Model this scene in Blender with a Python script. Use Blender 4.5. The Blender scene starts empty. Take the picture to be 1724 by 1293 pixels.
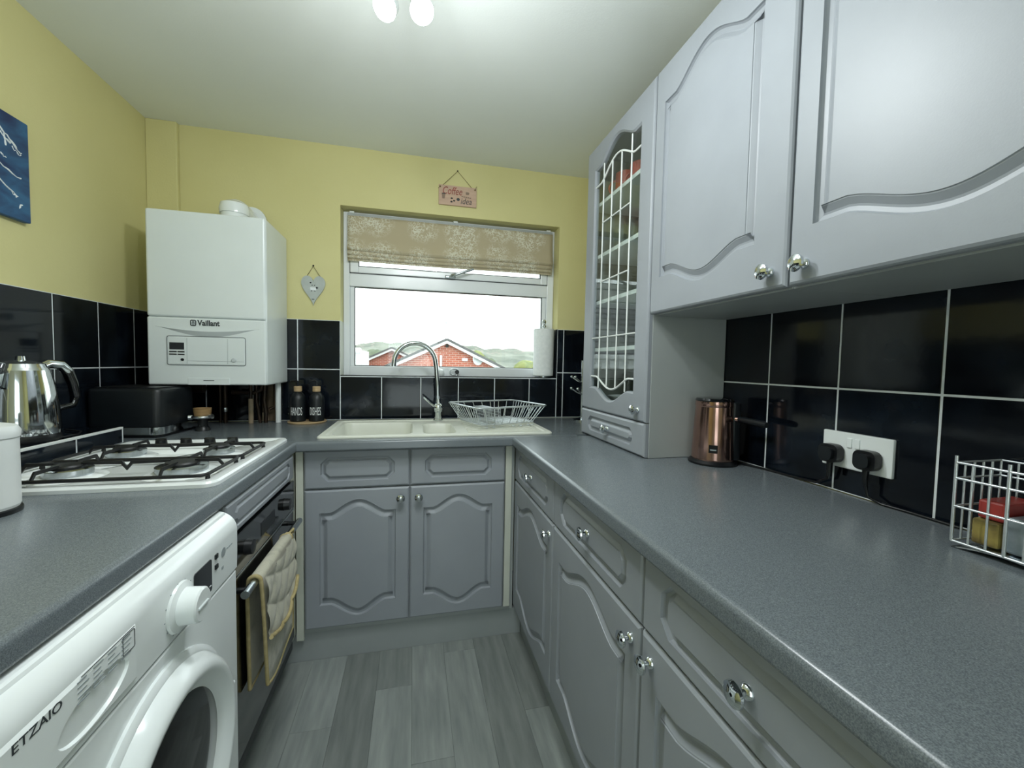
import bpy, bmesh, math, random
from mathutils import Vector, Matrix
random.seed(7)
PI = math.pi
S = bpy.context.scene
C = S.collection

# ------------------------------------------------------------------ camera
cam_d = bpy.data.cameras.new('camera'); cam = bpy.data.objects.new('camera', cam_d); C.objects.link(cam)
F_PX, YAW, PITCH, ROLL = 692.69, 0.2335, -0.0479, 0.0192
cam_d.sensor_fit = 'HORIZONTAL'; cam_d.sensor_width = 36.0; cam_d.lens = 36.0 * F_PX / 1724
cam_d.clip_start = 0.02; cam_d.clip_end = 2000
fw = Vector((math.sin(YAW) * math.cos(PITCH), math.cos(YAW) * math.cos(PITCH), math.sin(PITCH)))
rt = Vector((math.cos(YAW), -math.sin(YAW), 0)); up = rt.cross(fw)
r2 = math.cos(ROLL) * rt + math.sin(ROLL) * up; u2 = -math.sin(ROLL) * rt + math.cos(ROLL) * up
m = Matrix((r2, u2, -fw)).transposed().to_4x4(); m.translation = Vector((0, -2.3169, 1.2219))
cam.matrix_world = m
S.camera = cam

# ------------------------------------------------------------------ world + exposure
SKY, LAMP, EXPO = 2.8, 8.6, 0.35
w = bpy.data.worlds.new('overcast_sky'); S.world = w; w.use_nodes = True
wn = w.node_tree; bg = wn.nodes['Background']
bg.inputs['Color'].default_value = (0.90, 0.98, 1.0, 1); bg.inputs['Strength'].default_value = SKY
S.view_settings.view_transform = 'Standard'; S.view_settings.look = 'None'
S.view_settings.gamma = 1.0; S.view_settings.use_curve_mapping = False
S.view_settings.exposure = EXPO
S.cycles.use_denoising = True
S.cycles.adaptive_threshold = 0.03; S.cycles.max_bounces = 7; S.cycles.diffuse_bounces = 4; S.cycles.glossy_bounces = 4; S.cycles.transparent_max_bounces = 12
S.cycles.sample_clamp_indirect = 6.0

# ------------------------------------------------------------------ dimensions
XL, XR, HC = -1.2173, 1.074, 2.3246          # left wall, right wall, ceiling; back wall at y = 0
ZT, ZU = 0.910, 0.872                        # worktop top and underside
XLE, XRE, YBE = -0.4343, 0.4101, -0.6223     # worktop front edges
WX0, WX1, WZ0, WZ1 = -0.3785, 0.8198, 1.143, 2.027
TR1, TR2 = 1.177, 1.436                      # tile courses

# ------------------------------------------------------------------ materials
def lin(h):
    h = h.lstrip('#'); o = []
    for i in (0, 2, 4):
        c = int(h[i:i + 2], 16) / 255
        o.append(c / 12.92 if c <= 0.04045 else ((c + 0.055) / 1.055) ** 2.4)
    return (o[0], o[1], o[2], 1)
M = {}
def mat(name, col, rough=0.5, metal=0.0, col2=None, scale=20.0, stretch=(1, 1, 1), ramp=(0.35, 0.65), bump=0.0,
        bscale=None, coat=0.0, emit=0.0, detail=4.0, spec=0.5, rnd=0.0, rvar=0.0, sheen=0.0):
    mt = bpy.data.materials.new(name); mt.use_nodes = True; nt = mt.node_tree; N = nt.nodes; L = nt.links
    b = N['Principled BSDF']; M[name] = mt
    b.inputs['Base Color'].default_value = lin(col); b.inputs['Roughness'].default_value = rough
    b.inputs['Metallic'].default_value = metal; b.inputs['Coat Weight'].default_value = coat
    b.inputs['Specular IOR Level'].default_value = spec; b.inputs['Coat Roughness'].default_value = 0.08
    if sheen: b.inputs['Sheen Weight'].default_value = sheen
    if emit:
        b.inputs['Emission Color'].default_value = lin(col); b.inputs['Emission Strength'].default_value = emit
    if col2 or bump or rnd or rvar:
        tc = N.new('ShaderNodeTexCoord'); mp = N.new('ShaderNodeMapping'); mp.inputs['Scale'].default_value = stretch
        L.new(tc.outputs['Object'], mp.inputs['Vector'])
        vec = mp.outputs['Vector']
        oi = None
        if rnd:
            oi = N.new('ShaderNodeObjectInfo'); ad = N.new('ShaderNodeVectorMath'); ad.operation = 'ADD'
            sc = N.new('ShaderNodeVectorMath'); sc.operation = 'SCALE'; sc.inputs[0].default_value = (37, 91, 53)
            L.new(oi.outputs['Random'], sc.inputs['Scale']); L.new(vec, ad.inputs[0]); L.new(sc.outputs[0], ad.inputs[1]); vec = ad.outputs[0]
        nz = N.new('ShaderNodeTexNoise'); nz.inputs['Scale'].default_value = scale; nz.inputs['Detail'].default_value = detail
        L.new(vec, nz.inputs['Vector'])
        if col2:
            rp = N.new('ShaderNodeValToRGB'); e = rp.color_ramp.elements
            e[0].position, e[1].position = ramp; e[0].color = lin(col); e[1].color = lin(col2)
            L.new(nz.outputs['Fac'], rp.inputs['Fac']); out = rp.outputs['Color']
            if rnd:
                hs = N.new('ShaderNodeHueSaturation'); mr = N.new('ShaderNodeMapRange')
                mr.inputs['To Min'].default_value = 1 - rnd; mr.inputs['To Max'].default_value = 1 + rnd
                L.new(oi.outputs['Random'], mr.inputs['Value']); L.new(mr.outputs[0], hs.inputs['Value']); L.new(out, hs.inputs['Color']); out = hs.outputs['Color']
            L.new(out, b.inputs['Base Color'])
        if rvar:
            mr = N.new('ShaderNodeMapRange'); mr.inputs['To Min'].default_value = rough; mr.inputs['To Max'].default_value = rough + rvar
            L.new(nz.outputs['Fac'], mr.inputs['Value']); L.new(mr.outputs[0], b.inputs['Roughness'])
        if bump:
            n2 = nz
            if bscale:
                n2 = N.new('ShaderNodeTexNoise'); n2.inputs['Scale'].default_value = bscale; n2.inputs['Detail'].default_value = 3; L.new(vec, n2.inputs['Vector'])
            bp = N.new('ShaderNodeBump'); bp.inputs['Strength'].default_value = bump; bp.inputs['Distance'].default_value = 0.002
            L.new(n2.outputs['Fac'], bp.inputs['Height']); L.new(bp.outputs['Normal'], b.inputs['Normal'])
    return mt
mat('yellow_paint', 'd5ce96', 0.6, col2='d1ca91', scale=3, bump=0.25, bscale=140, spec=0.35)
mat('ceiling_paint', 'eaeeea', 0.75, col2='e6eae6', scale=2, bump=0.15, bscale=160, spec=0.3)
mat('plain_paint', 'c9cbb8', 0.7, col2='c4c6b3', scale=3, bump=0.1, bscale=120)
mat('tile_black', '0a0e14', 0.09, col2='1a222b', scale=9, bump=0.06, bscale=25, rnd=0.25, ramp=(0.45, 0.8), spec=0.4)
mat('grout', 'dfe4e6', 0.7, col2='cfd5d8', scale=25, bump=0.1)
mat('cab_grey', '94999f', 0.42, col2='90959b', scale=6, bump=0.04, bscale=300, spec=0.42)
mat('carcass', 'a4a9a8', 0.42, col2='a0a5a4', scale=8, bump=0.03, bscale=200)
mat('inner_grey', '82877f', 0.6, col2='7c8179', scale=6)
mat('cream_filler', 'c6c9bd', 0.45, col2='c0c3b7', scale=8, bump=0.03, bscale=120)
mat('plinth_grey', '9a9f9f', 0.45, col2='949a99', scale=5, bump=0.03, bscale=120)
mat('worktop', '585f64', 0.20, col2='757c80', scale=700, detail=2, ramp=(0.36, 0.66), bump=0.004, bscale=600, rvar=0.10)
mat('floor_wood', '747a78', 0.48, col2='959a96', scale=7, stretch=(6, 0.7, 1), ramp=(0.25, 0.78), bump=0.06, bscale=40, rnd=0.20, detail=6)
mat('floor_gap', '4c5353', 0.7, col2='474e4e', scale=10)
mat('white_gloss', 'e9eeee', 0.16, col2='e4e9e9', scale=5, bump=0.01)
mat('boiler_white', 'e3eaea', 0.28, col2='dfe6e6', scale=5, bump=0.02, bscale=200)
mat('boiler_shade', 'c3cacb', 0.4, col2='bfc6c7', scale=5)
mat('white_matt', 'e4e8e6', 0.5, col2='dee2e0', scale=9, bump=0.03)
mat('upvc', 'e8ecee', 0.25, col2='e3e7e9', scale=6, bump=0.01)
mat('gasket', '23272a', 0.6, col2='1c2022', scale=20)
mat('chrome', 'dfe4e6', 0.06, 1.0, col2='d8dde0', scale=9, rvar=0.04)
mat('steel', 'b9bfc2', 0.24, 1.0, col2='adb3b6', scale=30, stretch=(1, 12, 1))
mat('wire', 'd6dbde', 0.28, 0.7, col2='ccd2d5', scale=60)
mat('copper', 'b9958a', 0.12, 1.0, col2='ae8a7e', scale=14, rvar=0.05)
mat('black_plastic', '0b0d10', 0.35, col2='0f1215', scale=30, bump=0.03)
mat('black_gloss', '05070a', 0.07, col2='090b0e', scale=9, coat=0.5)
mat('black_satin', '0d1216', 0.42, col2='11171b', scale=20, bump=0.03, bscale=200)
mat('cast_iron', '0c0d0f', 0.5, col2='121416', scale=60, bump=0.15)
mat('print_dark', '33393d', 0.5, col2='2b3134', scale=40)
mat('print_faint', '9aa2a5', 0.5, col2='939b9e', scale=40)
mat('print_brown', '8c7565', 0.6, col2='84705f', scale=40)
mat('print_white', 'eef2f2', 0.5, col2='e4e8e8', scale=40)
mat('print_red', 'a04438', 0.6, col2='7e342c', scale=30)
mat('enamel_white', 'e8ecec', 0.14, col2='dfe4e4', scale=4, rvar=0.1)
mat('sink_cream', 'd9dbd0', 0.28, col2='d4d6cb', scale=9, rvar=0.1)
mat('wood_light', 'c4aa84', 0.5, col2='ac916a', scale=12, stretch=(1, 1, 8), bump=0.05)
mat('wood_cup', 'a2845a', 0.45, col2='876b45', scale=14, stretch=(1, 1, 9), bump=0.04)
mat('sign_board', 'c9ab95', 0.65, col2='bd9f8a', scale=10, stretch=(1, 1, 6), bump=0.05)
mat('slate_heart', 'b9bfba', 0.7, col2='aeb4af', scale=15, bump=0.1)
mat('string', '7d7048', 0.8, col2='6a5e3a', scale=90)
mat('paper', 'edf0f0', 0.85, col2='e4e8e8', scale=60, bump=0.25, bscale=180)
mat('mitt_cloth', 'b9b6a4', 0.9, col2='8f8d80', scale=26, ramp=(0.5, 0.78), bump=0.35, bscale=300, sheen=0.2)
mat('mitt_inside', '8b8460', 0.95, col2='3f3d30', scale=9, ramp=(0.35, 0.7), bump=0.3, bscale=250)
mat('mitt_trim', 'b2a377', 0.85, col2='9e9064', scale=60, bump=0.2)
mat('pipe_dark', '2a2420', 0.35, 0.6, col2='3c2d22', scale=30)
mat('pipe_tan', 'b6a48c', 0.4, col2='a39078', scale=20)
mat('bare_board', '6b5b48', 0.8, col2='4e4234', scale=14, bump=0.2)
mat('red_glaze', 'a8402c', 0.25, col2='8c3322', scale=10)
mat('packet_red', 'a23a34', 0.35, col2='7e2824', scale=20, bump=0.1)
mat('packet_foil', 'b9c3c8', 0.3, 0.7, col2='8795a0', scale=30, bump=0.4)
mat('packet_yellow', '9c8c4c', 0.4, col2='54452a', scale=25, bump=0.1)
mat('canister_white', 'd9dcda', 0.35, col2='cdd1d0', scale=6, bump=0.03)
mat('bulb_glow', 'f2fbff', 0.3, emit=25.0)
mat('roof_tile', '6b6a69', 0.8, col2='555453', scale=4, bump=0.3)
mat('barge_white', 'e6e8e6', 0.6, col2='dcdedc', scale=3)
mat('render_white', 'd9dad6', 0.8, col2='cfd0cc', scale=2)
mat('gutter_white', 'e4e6e6', 0.4, col2='dadcdc', scale=3)
mat('leaf_green', '707a50', 0.9, col2='93935a', scale=1.6, bump=0.8, bscale=4)
mat('leaf_dark', '5c6552', 0.9, col2='757b66', scale=1.2, bump=0.8, bscale=4)
mat('dish_grey', 'cfd2d2', 0.5, col2='c5c8c8', scale=3)
mat('ground', '666b5c', 0.95, col2='74756c', scale=0.2)

def tex_mats():
    # brick gable (too far off for single bricks)
    mt = mat('brick', 'b0604a', 0.85); N = mt.node_tree.nodes; L = mt.node_tree.links; b = N['Principled BSDF']
    tc = N.new('ShaderNodeTexCoord'); mp = N.new('ShaderNodeMapping'); mp.inputs['Rotation'].default_value = (PI / 2, 0, 0)
    br = N.new('ShaderNodeTexBrick'); br.inputs['Color1'].default_value = lin('b86a55'); br.inputs['Color2'].default_value = lin('a35744'); br.inputs['Mortar'].default_value = lin('c4a89c')
    br.inputs['Scale'].default_value = 1.0; br.inputs['Brick Width'].default_value = 0.225; br.inputs['Row Height'].default_value = 0.075; br.inputs['Mortar Size'].default_value = 0.008
    L.new(tc.outputs['Object'], mp.inputs['Vector']); L.new(mp.outputs[0], br.inputs['Vector']); L.new(br.outputs['Color'], b.inputs['Base Color'])
    # roof with courses of tiles
    mt = mat('roof_courses', '6d6c6c', 0.8); N = mt.node_tree.nodes; L = mt.node_tree.links; b = N['Principled BSDF']
    tc = N.new('ShaderNodeTexCoord'); wv = N.new('ShaderNodeTexBrick')
    wv.inputs['Color1'].default_value = lin('77767a'); wv.inputs['Color2'].default_value = lin('636266'); wv.inputs['Mortar'].default_value = lin('3c3b3e')
    wv.inputs['Scale'].default_value = 1.0; wv.inputs['Brick Width'].default_value = 2.5; wv.inputs['Row Height'].default_value = 0.3; wv.inputs['Mortar Size'].default_value = 0.03
    L.new(tc.outputs['Object'], wv.inputs['Vector']); L.new(wv.outputs['Color'], b.inputs['Base Color'])
    # hillside: woods, fields and speckled far houses
    mt = mat('hillside', '7f8f70', 0.95); N = mt.node_tree.nodes; L = mt.node_tree.links; b = N['Principled BSDF']
    tc = N.new('ShaderNodeTexCoord'); nz = N.new('ShaderNodeTexNoise'); nz.inputs['Scale'].default_value = 0.09; nz.inputs['Detail'].default_value = 8
    rp = N.new('ShaderNodeValToRGB'); e = rp.color_ramp.elements; e[0].position, e[1].position = 0.36, 0.62; e[0].color = lin('62675c'); e[1].color = lin('84867a')
    L.new(tc.outputs['Object'], nz.inputs['Vector']); L.new(nz.outputs['Fac'], rp.inputs['Fac'])
    vo = N.new('ShaderNodeTexVoronoi'); vo.inputs['Scale'].default_value = 0.55; L.new(tc.outputs['Object'], vo.inputs['Vector'])
    r3 = N.new('ShaderNodeValToRGB'); e = r3.color_ramp.elements; e[0].position, e[1].position = 0.25, 0.4; e[0].color = (1, 1, 1, 1); e[1].color = (0, 0, 0, 1)
    L.new(vo.outputs['Distance'], r3.inputs['Fac'])
    r4 = N.new('ShaderNodeValToRGB'); e = r4.color_ramp.elements; e[0].position, e[1].position = 0.5, 0.6
    n5 = N.new('ShaderNodeTexNoise'); n5.inputs['Scale'].default_value = 0.02; L.new(tc.outputs['Object'], n5.inputs['Vector']); L.new(n5.outputs['Fac'], r4.inputs['Fac'])
    mu = N.new('ShaderNodeMath'); mu.operation = 'MULTIPLY'; L.new(r3.outputs['Color'], mu.inputs[0]); L.new(r4.outputs['Color'], mu.inputs[1])
    mx = N.new('ShaderNodeMix'); mx.data_type = 'RGBA'; L.new(mu.outputs[0], mx.inputs['Factor']); L.new(rp.outputs['Color'], mx.inputs[6]); mx.inputs[7].default_value = lin('a08c86')
    L.new(mx.outputs[2], b.inputs['Base Color'])
    # roman blind: pale line-drawn flower sprays on beige linen
    mt = mat('blind_linen', 'a89c80', 0.9); N = mt.node_tree.nodes; L = mt.node_tree.links; b = N['Principled BSDF']
    tc = N.new('ShaderNodeTexCoord')
    wob = N.new('ShaderNodeTexNoise'); wob.inputs['Scale'].default_value = 16; wob.inputs['Detail'].default_value = 3; L.new(tc.outputs['Object'], wob.inputs['Vector'])
    av = N.new('ShaderNodeMix'); av.data_type = 'VECTOR'; av.inputs['Factor'].default_value = 0.05
    L.new(tc.outputs['Object'], av.inputs[4]); L.new(wob.outputs['Color'], av.inputs[5])
    v = N.new('ShaderNodeTexVoronoi'); v.feature = 'DISTANCE_TO_EDGE'; v.inputs['Scale'].default_value = 85; L.new(av.outputs[1], v.inputs['Vector'])
    ln = N.new('ShaderNodeValToRGB'); e = ln.color_ramp.elements; e[0].position, e[1].position = 0.06, 0.20; e[0].color = (1, 1, 1, 1); e[1].color = (0, 0, 0, 1); L.new(v.outputs['Distance'], ln.inputs['Fac'])
    v2 = N.new('ShaderNodeTexVoronoi'); v2.inputs['Scale'].default_value = 5.2; v2.inputs['Randomness'].default_value = 0.5; L.new(av.outputs[1], v2.inputs['Vector'])
    bl = N.new('ShaderNodeValToRGB'); e = bl.color_ramp.elements; e[0].position, e[1].position = 0.34, 0.56; e[0].color = (1, 1, 1, 1); e[1].color = (0, 0, 0, 1); L.new(v2.outputs['Distance'], bl.inputs['Fac'])
    n3 = N.new('ShaderNodeTexNoise'); n3.inputs['Scale'].default_value = 45; L.new(tc.outputs['Object'], n3.inputs['Vector'])
    br = N.new('ShaderNodeValToRGB'); e = br.color_ramp.elements; e[0].position, e[1].position = 0.36, 0.52; L.new(n3.outputs['Fac'], br.inputs['Fac'])
    m1 = N.new('ShaderNodeMath'); m1.operation = 'MULTIPLY'; L.new(ln.outputs['Color'], m1.inputs[0]); L.new(bl.outputs['Color'], m1.inputs[1])
    m2 = N.new('ShaderNodeMath'); m2.operation = 'MULTIPLY'; L.new(m1.outputs[0], m2.inputs[0]); L.new(br.outputs['Color'], m2.inputs[1])
    mx = N.new('ShaderNodeMix'); mx.data_type = 'RGBA'; L.new(m2.outputs[0], mx.inputs['Factor']); mx.inputs[6].default_value = lin('b3a78a'); mx.inputs[7].default_value = lin('d6d4c2')
    L.new(mx.outputs[2], b.inputs['Base Color'])
    # blue canvas with brushy white strokes
    mt = mat('canvas_blue', '1f4f86', 0.6); N = mt.node_tree.nodes; L = mt.node_tree.links; b = N['Principled BSDF']
    tc = N.new('ShaderNodeTexCoord'); nz = N.new('ShaderNodeTexNoise'); nz.inputs['Scale'].default_value = 7; nz.inputs['Detail'].default_value = 6; nz.inputs['Distortion'].default_value = 1.0
    mp = N.new('ShaderNodeMapping'); mp.inputs['Scale'].default_value = (1, 1, 2.2); L.new(tc.outputs['Object'], mp.inputs['Vector']); L.new(mp.outputs[0], nz.inputs['Vector'])
    rp = N.new('ShaderNodeValToRGB'); e = rp.color_ramp.elements; e[0].position, e[1].position = 0.3, 0.66; e[0].color = lin('172552'); e[1].color = lin('33638a')
    L.new(nz.outputs['Fac'], rp.inputs['Fac']); L.new(rp.outputs['Color'], b.inputs['Base Color'])
    # clear glass: mostly see-through with a fresnel sheen
    for nm, k in (('window_glass', 1.0), ('cabinet_glass', 1.0)):
        mt = bpy.data.materials.new(nm); M[nm] = mt; mt.use_nodes = True; N = mt.node_tree.nodes; L = mt.node_tree.links
        N.remove(N['Principled BSDF']); out = N['Material Output']
        tr = N.new('ShaderNodeBsdfTransparent'); tr.inputs['Color'].default_value = (0.93, 0.96, 0.95, 1)
        gl = N.new('ShaderNodeBsdfGlossy'); gl.inputs['Roughness'].default_value = 0.0
        fr = N.new('ShaderNodeFresnel'); ge = N.new('ShaderNodeNewGeometry'); ma = N.new('ShaderNodeMath'); ma.operation = 'MULTIPLY_ADD'
        ma.inputs[1].default_value = 1 / 1.5 - 1.5; ma.inputs[2].default_value = 1.5; L.new(ge.outputs['Backfacing'], ma.inputs[0]); L.new(ma.outputs[0], fr.inputs['IOR']); mx = N.new('ShaderNodeMixShader')
        L.new(fr.outputs[0], mx.inputs[0]); L.new(tr.outputs[0], mx.inputs[1]); L.new(gl.outputs[0], mx.inputs[2]); L.new(mx.outputs[0], out.inputs['Surface'])
tex_mats()

# ------------------------------------------------------------------ geometry helpers
X, Y, Z = Vector((1, 0, 0)), Vector((0, 1, 0)), Vector((0, 0, 1))
OFF = {}
class G:
    def __init__(s): s.bm = bmesh.new(); s._t = s._o = False
    def box(s, x0, x1, y0, y1, z0, z1, bev=0.0, seg=2):
        s._o = True
        r = bmesh.ops.create_cube(s.bm, size=1.0); vs = r['verts']
        for v in vs:
            v.co = Vector(((x0 + x1) / 2 + v.co.x * (x1 - x0), (y0 + y1) / 2 + v.co.y * (y1 - y0), (z0 + z1) / 2 + v.co.z * (z1 - z0)))
        if bev:
            es = list({e for v in vs for e in v.link_edges})
            bmesh.ops.bevel(s.bm, geom=es, offset=bev, segments=seg, affect='EDGES', profile=0.5)
        return s
    def ring(s, pts): return [s.bm.verts.new(p) for p in pts]
    def skin(s, rings, closed=True, cap0=False, cap1=False):
        f = s.bm.faces.new
        for a, b in zip(rings[:-1], rings[1:]):
            n = len(a)
            for i in range(n if closed else n - 1):
                j = (i + 1) % n
                try: f((a[i], a[j], b[j], b[i]))
                except ValueError: pass
        if cap0: f(list(reversed(rings[0])))
        if cap1: f(rings[-1])
        return s
    def tube(s, path, r, n=8, closed=False):
        s._t = True; P = [Vector(p) for p in path]; k = len(P); rr = r if isinstance(r, (list, tuple)) else [r] * k
        T = []
        for i in range(k):
            a = P[i - 1] if (i or closed) else P[0]; b = P[(i + 1) % k] if (i < k - 1 or closed) else P[-1]
            T.append((b - a).normalized())
        u = T[0].orthogonal().normalized(); rings = []
        for i in range(k):
            u = (u - T[i] * u.dot(T[i])).normalized(); v = T[i].cross(u)
            rings.append(s.ring([P[i] + (u * math.cos(2 * PI * q / n) + v * math.sin(2 * PI * q / n)) * rr[i] for q in range(n)]))
        if closed: rings.append(rings[0])
        return s.skin(rings, True, not closed, not closed)
    def lathe(s, c, prof, n=28, A=Z):
        s._o = True
        c = Vector(c); A = A.normalized(); u = A.orthogonal().normalized(); v = A.cross(u)
        rings = [s.ring([c + A * h + (u * math.cos(2 * PI * q / n) + v * math.sin(2 * PI * q / n)) * max(r, 1e-5) for q in range(n)]) for r, h in prof]
        return s.skin(rings, True, True, True)
    def prism(s, poly, O, U, V, N, n0, n1):
        s._o = True
        O = Vector(O); a = s.ring([O + U * p[0] + V * p[1] + N * n0 for p in poly]); b = s.ring([O + U * p[0] + V * p[1] + N * n1 for p in poly])
        return s.skin([a, b], True, True, True)
    def grid(s, f, nu, nv):
        s._o = True
        R = [s.ring([f(i / nu, j / nv) for i in range(nu + 1)]) for j in range(nv + 1)]
        return s.skin(R, False)
    def fill(s, *loops):
        es = []
        for l in loops:
            for i in range(len(l)):
                a, b = l[i], l[(i + 1) % len(l)]
                e = s.bm.edges.get((a, b)) or s.bm.edges.new((a, b)); es.append(e)
        bmesh.ops.triangle_fill(s.bm, edges=es, use_beauty=True)
        return s
    def ico(s, c, r, sub=2, sq=(1, 1, 1), jit=0.0):
        q = bmesh.ops.create_icosphere(s.bm, subdivisions=sub, radius=1.0)
        for v in q['verts']:
            k = 1 + random.uniform(-jit, jit)
            v.co = Vector(c) + Vector((v.co.x * r * sq[0] * k, v.co.y * r * sq[1] * k, v.co.z * r * sq[2] * k))
        return s
    def mesh(s, name, mt, sharp=35, weld=True):
        bm = s.bm
        bmesh.ops.recalc_face_normals(bm, faces=bm.faces[:])
        if s._t and not s._o: sharp = max(sharp, 70)
        lim = math.radians(sharp); l2 = math.radians(8)
        for f in bm.faces: f.smooth = True
        for e in bm.edges:
            if len(e.link_faces) == 2:
                an = e.calc_face_angle(0); a, b = (f.calc_area() for f in e.link_faces)
                if an > lim or (s._o and an > l2 and max(a, b) > 6 * min(a, b)): e.smooth = False
        me = bpy.data.meshes.new(name); bm.to_mesh(me); bm.free(); me.materials.append(M[mt]); return me
    def build(s, name, mt, parent=None, sharp=35, **tags):
        return link(name, s.mesh(name, mt, sharp), parent, **tags)
def link(name, me, parent=None, **tags):
    o = bpy.data.objects.new(name, me); C.objects.link(o)
    if parent is not None:
        off = OFF[parent]; o.parent = parent; OFF[o] = off
    else:
        co = [v.co for v in me.vertices]
        off = Vector(((min(c.x for c in co) + max(c.x for c in co)) / 2, (min(c.y for c in co) + max(c.y for c in co)) / 2, min(c.z for c in co)))
        o.location = off; OFF[o] = off
    me.transform(Matrix.Translation(-OFF[o]))
    for k, v in tags.items(): o[k] = v
    return o
def thing(name, loc, label, category, group=None, kind=None):
    o = bpy.data.objects.new(name, None); C.objects.link(o); o.location = loc; OFF[o] = Vector(loc); o.empty_display_size = 0.05
    if label: o['label'] = label
    if category: o['category'] = category
    if group: o['group'] = group
    if kind: o['kind'] = kind
    return o
def inst(name, me, loc, parent):
    """shared mesh placed at a world location under a parent"""
    o = bpy.data.objects.new(name, me); C.objects.link(o); o.parent = parent; o.location = Vector(loc) - OFF[parent]; OFF[o] = Vector(loc)
    return o
def offset_poly(p, d):
    """move a counter-clockwise closed polygon inwards by d"""
    n = len(p); out = []
    for i in range(n):
        a, b, c = p[i - 1], p[i], p[(i + 1) % n]
        e1 = Vector((b[0] - a[0], b[1] - a[1])); e2 = Vector((c[0] - b[0], c[1] - b[1]))
        if e1.length < 1e-9 or e2.length < 1e-9: out.append(b); continue
        e1.normalize(); e2.normalize(); n1 = Vector((-e1.y, e1.x)); n2 = Vector((-e2.y, e2.x)); q = n1 + n2
        if q.length < 1e-6: q = n1
        q.normalize(); k = d / max(0.45, q.dot(n1)); out.append((b[0] + q.x * k, b[1] + q.y * k))
    return out
def bump_fn(t):
    t = abs(t)
    if t > 0.72: return 0.0
    return ((math.cos(PI * t / 0.72) + 1) / 2) ** 0.68
def arch_poly(w, h, mx, mt, mb, rt_, rb, n=28):
    """cathedral outline in a w x h door: shoulders mt/mb in from the ends, arches bulging rt_/rb further out"""
    p = []
    for i in range(n + 1):
        t = -1 + 2 * i / n; p.append((w / 2 + t * (w / 2 - mx), mb - rb * bump_fn(t)))
    for i in range(n + 1):
        t = 1 - 2 * i / n; p.append((w / 2 + t * (w / 2 - mx), h - mt + rt_ * bump_fn(t)))
    return p
def oct_poly(w, h, mx, my, ch):
    return [(mx + ch, my), (w - mx - ch, my), (w - mx, my + ch), (w - mx, h - my - ch), (w - mx - ch, h - my), (mx + ch, h - my), (mx, h - my - ch), (mx, my + ch)]
def panel(name, O, U, V, N, w, h, contour, parent, t=0.019, mt='cab_grey', glass=False, prof=None):
    """door or drawer front: rounded slab with a routed groove following the contour"""
    g = G(); O = Vector(O); P = lambda p, n: O + U * p[0] + V * p[1] + N * n
    rect = lambda i: [(i, i), (w - i, i), (w - i, h - i), (i, h - i)]
    r0 = g.ring([P(p, 0) for p in rect(0)]); r1 = g.ring([P(p, t - 0.007) for p in rect(0)])
    r2 = g.ring([P(p, t - 0.003) for p in rect(0.0025)]); r3 = g.ring([P(p, t) for p in rect(0.007)])
    g.skin([r0, r1, r2, r3])
    if glass:
        c0 = g.ring([P(p, t) for p in contour]); c1 = g.ring([P(p, t - 0.006) for p in offset_poly(contour, 0.006)]); c2 = g.ring([P(p, 0) for p in offset_poly(contour, 0.008)])
        g.skin([c0, c1, c2]); g.fill(r3, c0); g.fill(r0, c2)
    else:
        k_ = 1.0 if h > 0.3 else 0.72
        prof = prof or [(0, 0), (0.001 * k_, -0.005), (0.004 * k_, -0.0095), (0.012 * k_, -0.0108), (0.016 * k_, -0.010), (0.0275 * k_, -0.0024), (0.0295 * k_, -0.002), (0.0305 * k_, 0.0)]
        rs = [g.ring([P(p, t + z) for p in offset_poly(contour, d)]) for d, z in prof]
        g.skin(rs); g.fill(r3, rs[0]); g.bm.faces.new(rs[-1]); g.bm.faces.new(r0)
    return g.build(name, mt, parent, sharp=9)
KN = {}
def knob(pos, N, parent):
    key = tuple(N)
    if key not in KN:
        g = G(); g.lathe((0, 0, 0), [(0.0, 0), (0.0115, 0), (0.0115, 0.002), (0.009, 0.006), (0.0055, 0.009), (0.0048, 0.014), (0.007, 0.017), (0.0155, 0.019), (0.0175, 0.022), (0.0165, 0.026), (0.011, 0.0295), (0.004, 0.031), (0, 0.031)], 22, N)
        KN[key] = g.mesh('knob', 'chrome')
    return inst('knob', KN[key], pos, parent)
def text(name, body, O, U, V, N, width, mt, parent, height=None, shear=0.0, depth=0.0006, bold=0.0):
    cu = bpy.data.curves.new(name, 'FONT'); cu.body = body; cu.size = 1; cu.shear = shear; cu.extrude = 0.0; cu.offset = bold; cu.resolution_u = 3
    ob = bpy.data.objects.new(name, cu); C.objects.link(ob)
    bpy.context.view_layer.update(); dg = bpy.context.evaluated_depsgraph_get()
    me = bpy.data.meshes.new_from_object(ob.evaluated_get(dg)); bpy.data.objects.remove(ob); bpy.data.curves.remove(cu)
    xs = [v.co.x for v in me.vertices]; ys = [v.co.y for v in me.vertices]; k = width / (max(xs) - min(xs)); ky = height / (max(ys) - min(ys)) if height else k
    x0, y0 = min(xs), min(ys)
    bm = bmesh.new(); bm.from_mesh(me); bpy.data.meshes.remove(me)
    r = bmesh.ops.extrude_face_region(bm, geom=bm.faces[:]); tops = {e for e in r['geom'] if isinstance(e, bmesh.types.BMVert)}
    O = Vector(O)
    for v in bm.verts:
        v.co = O + U * ((v.co.x - x0) * k) + V * ((v.co.y - y0) * ky) + N * (depth if v in tops else 0.0)
    g = G(); g.bm.free(); g.bm = bm; g._o = True
    return g.build(name, mt, parent)
def rrect(x0, x1, y0, y1, r, n=5):
    p = []
    for cx, cy, a in ((x1 - r, y0 + r, -PI / 2), (x1 - r, y1 - r, 0), (x0 + r, y1 - r, PI / 2), (x0 + r, y0 + r, PI)):
        for i in range(n + 1): p.append((cx + r * math.cos(a + PI / 2 * i / n), cy + r * math.sin(a + PI / 2 * i / n)))
    return p
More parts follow.
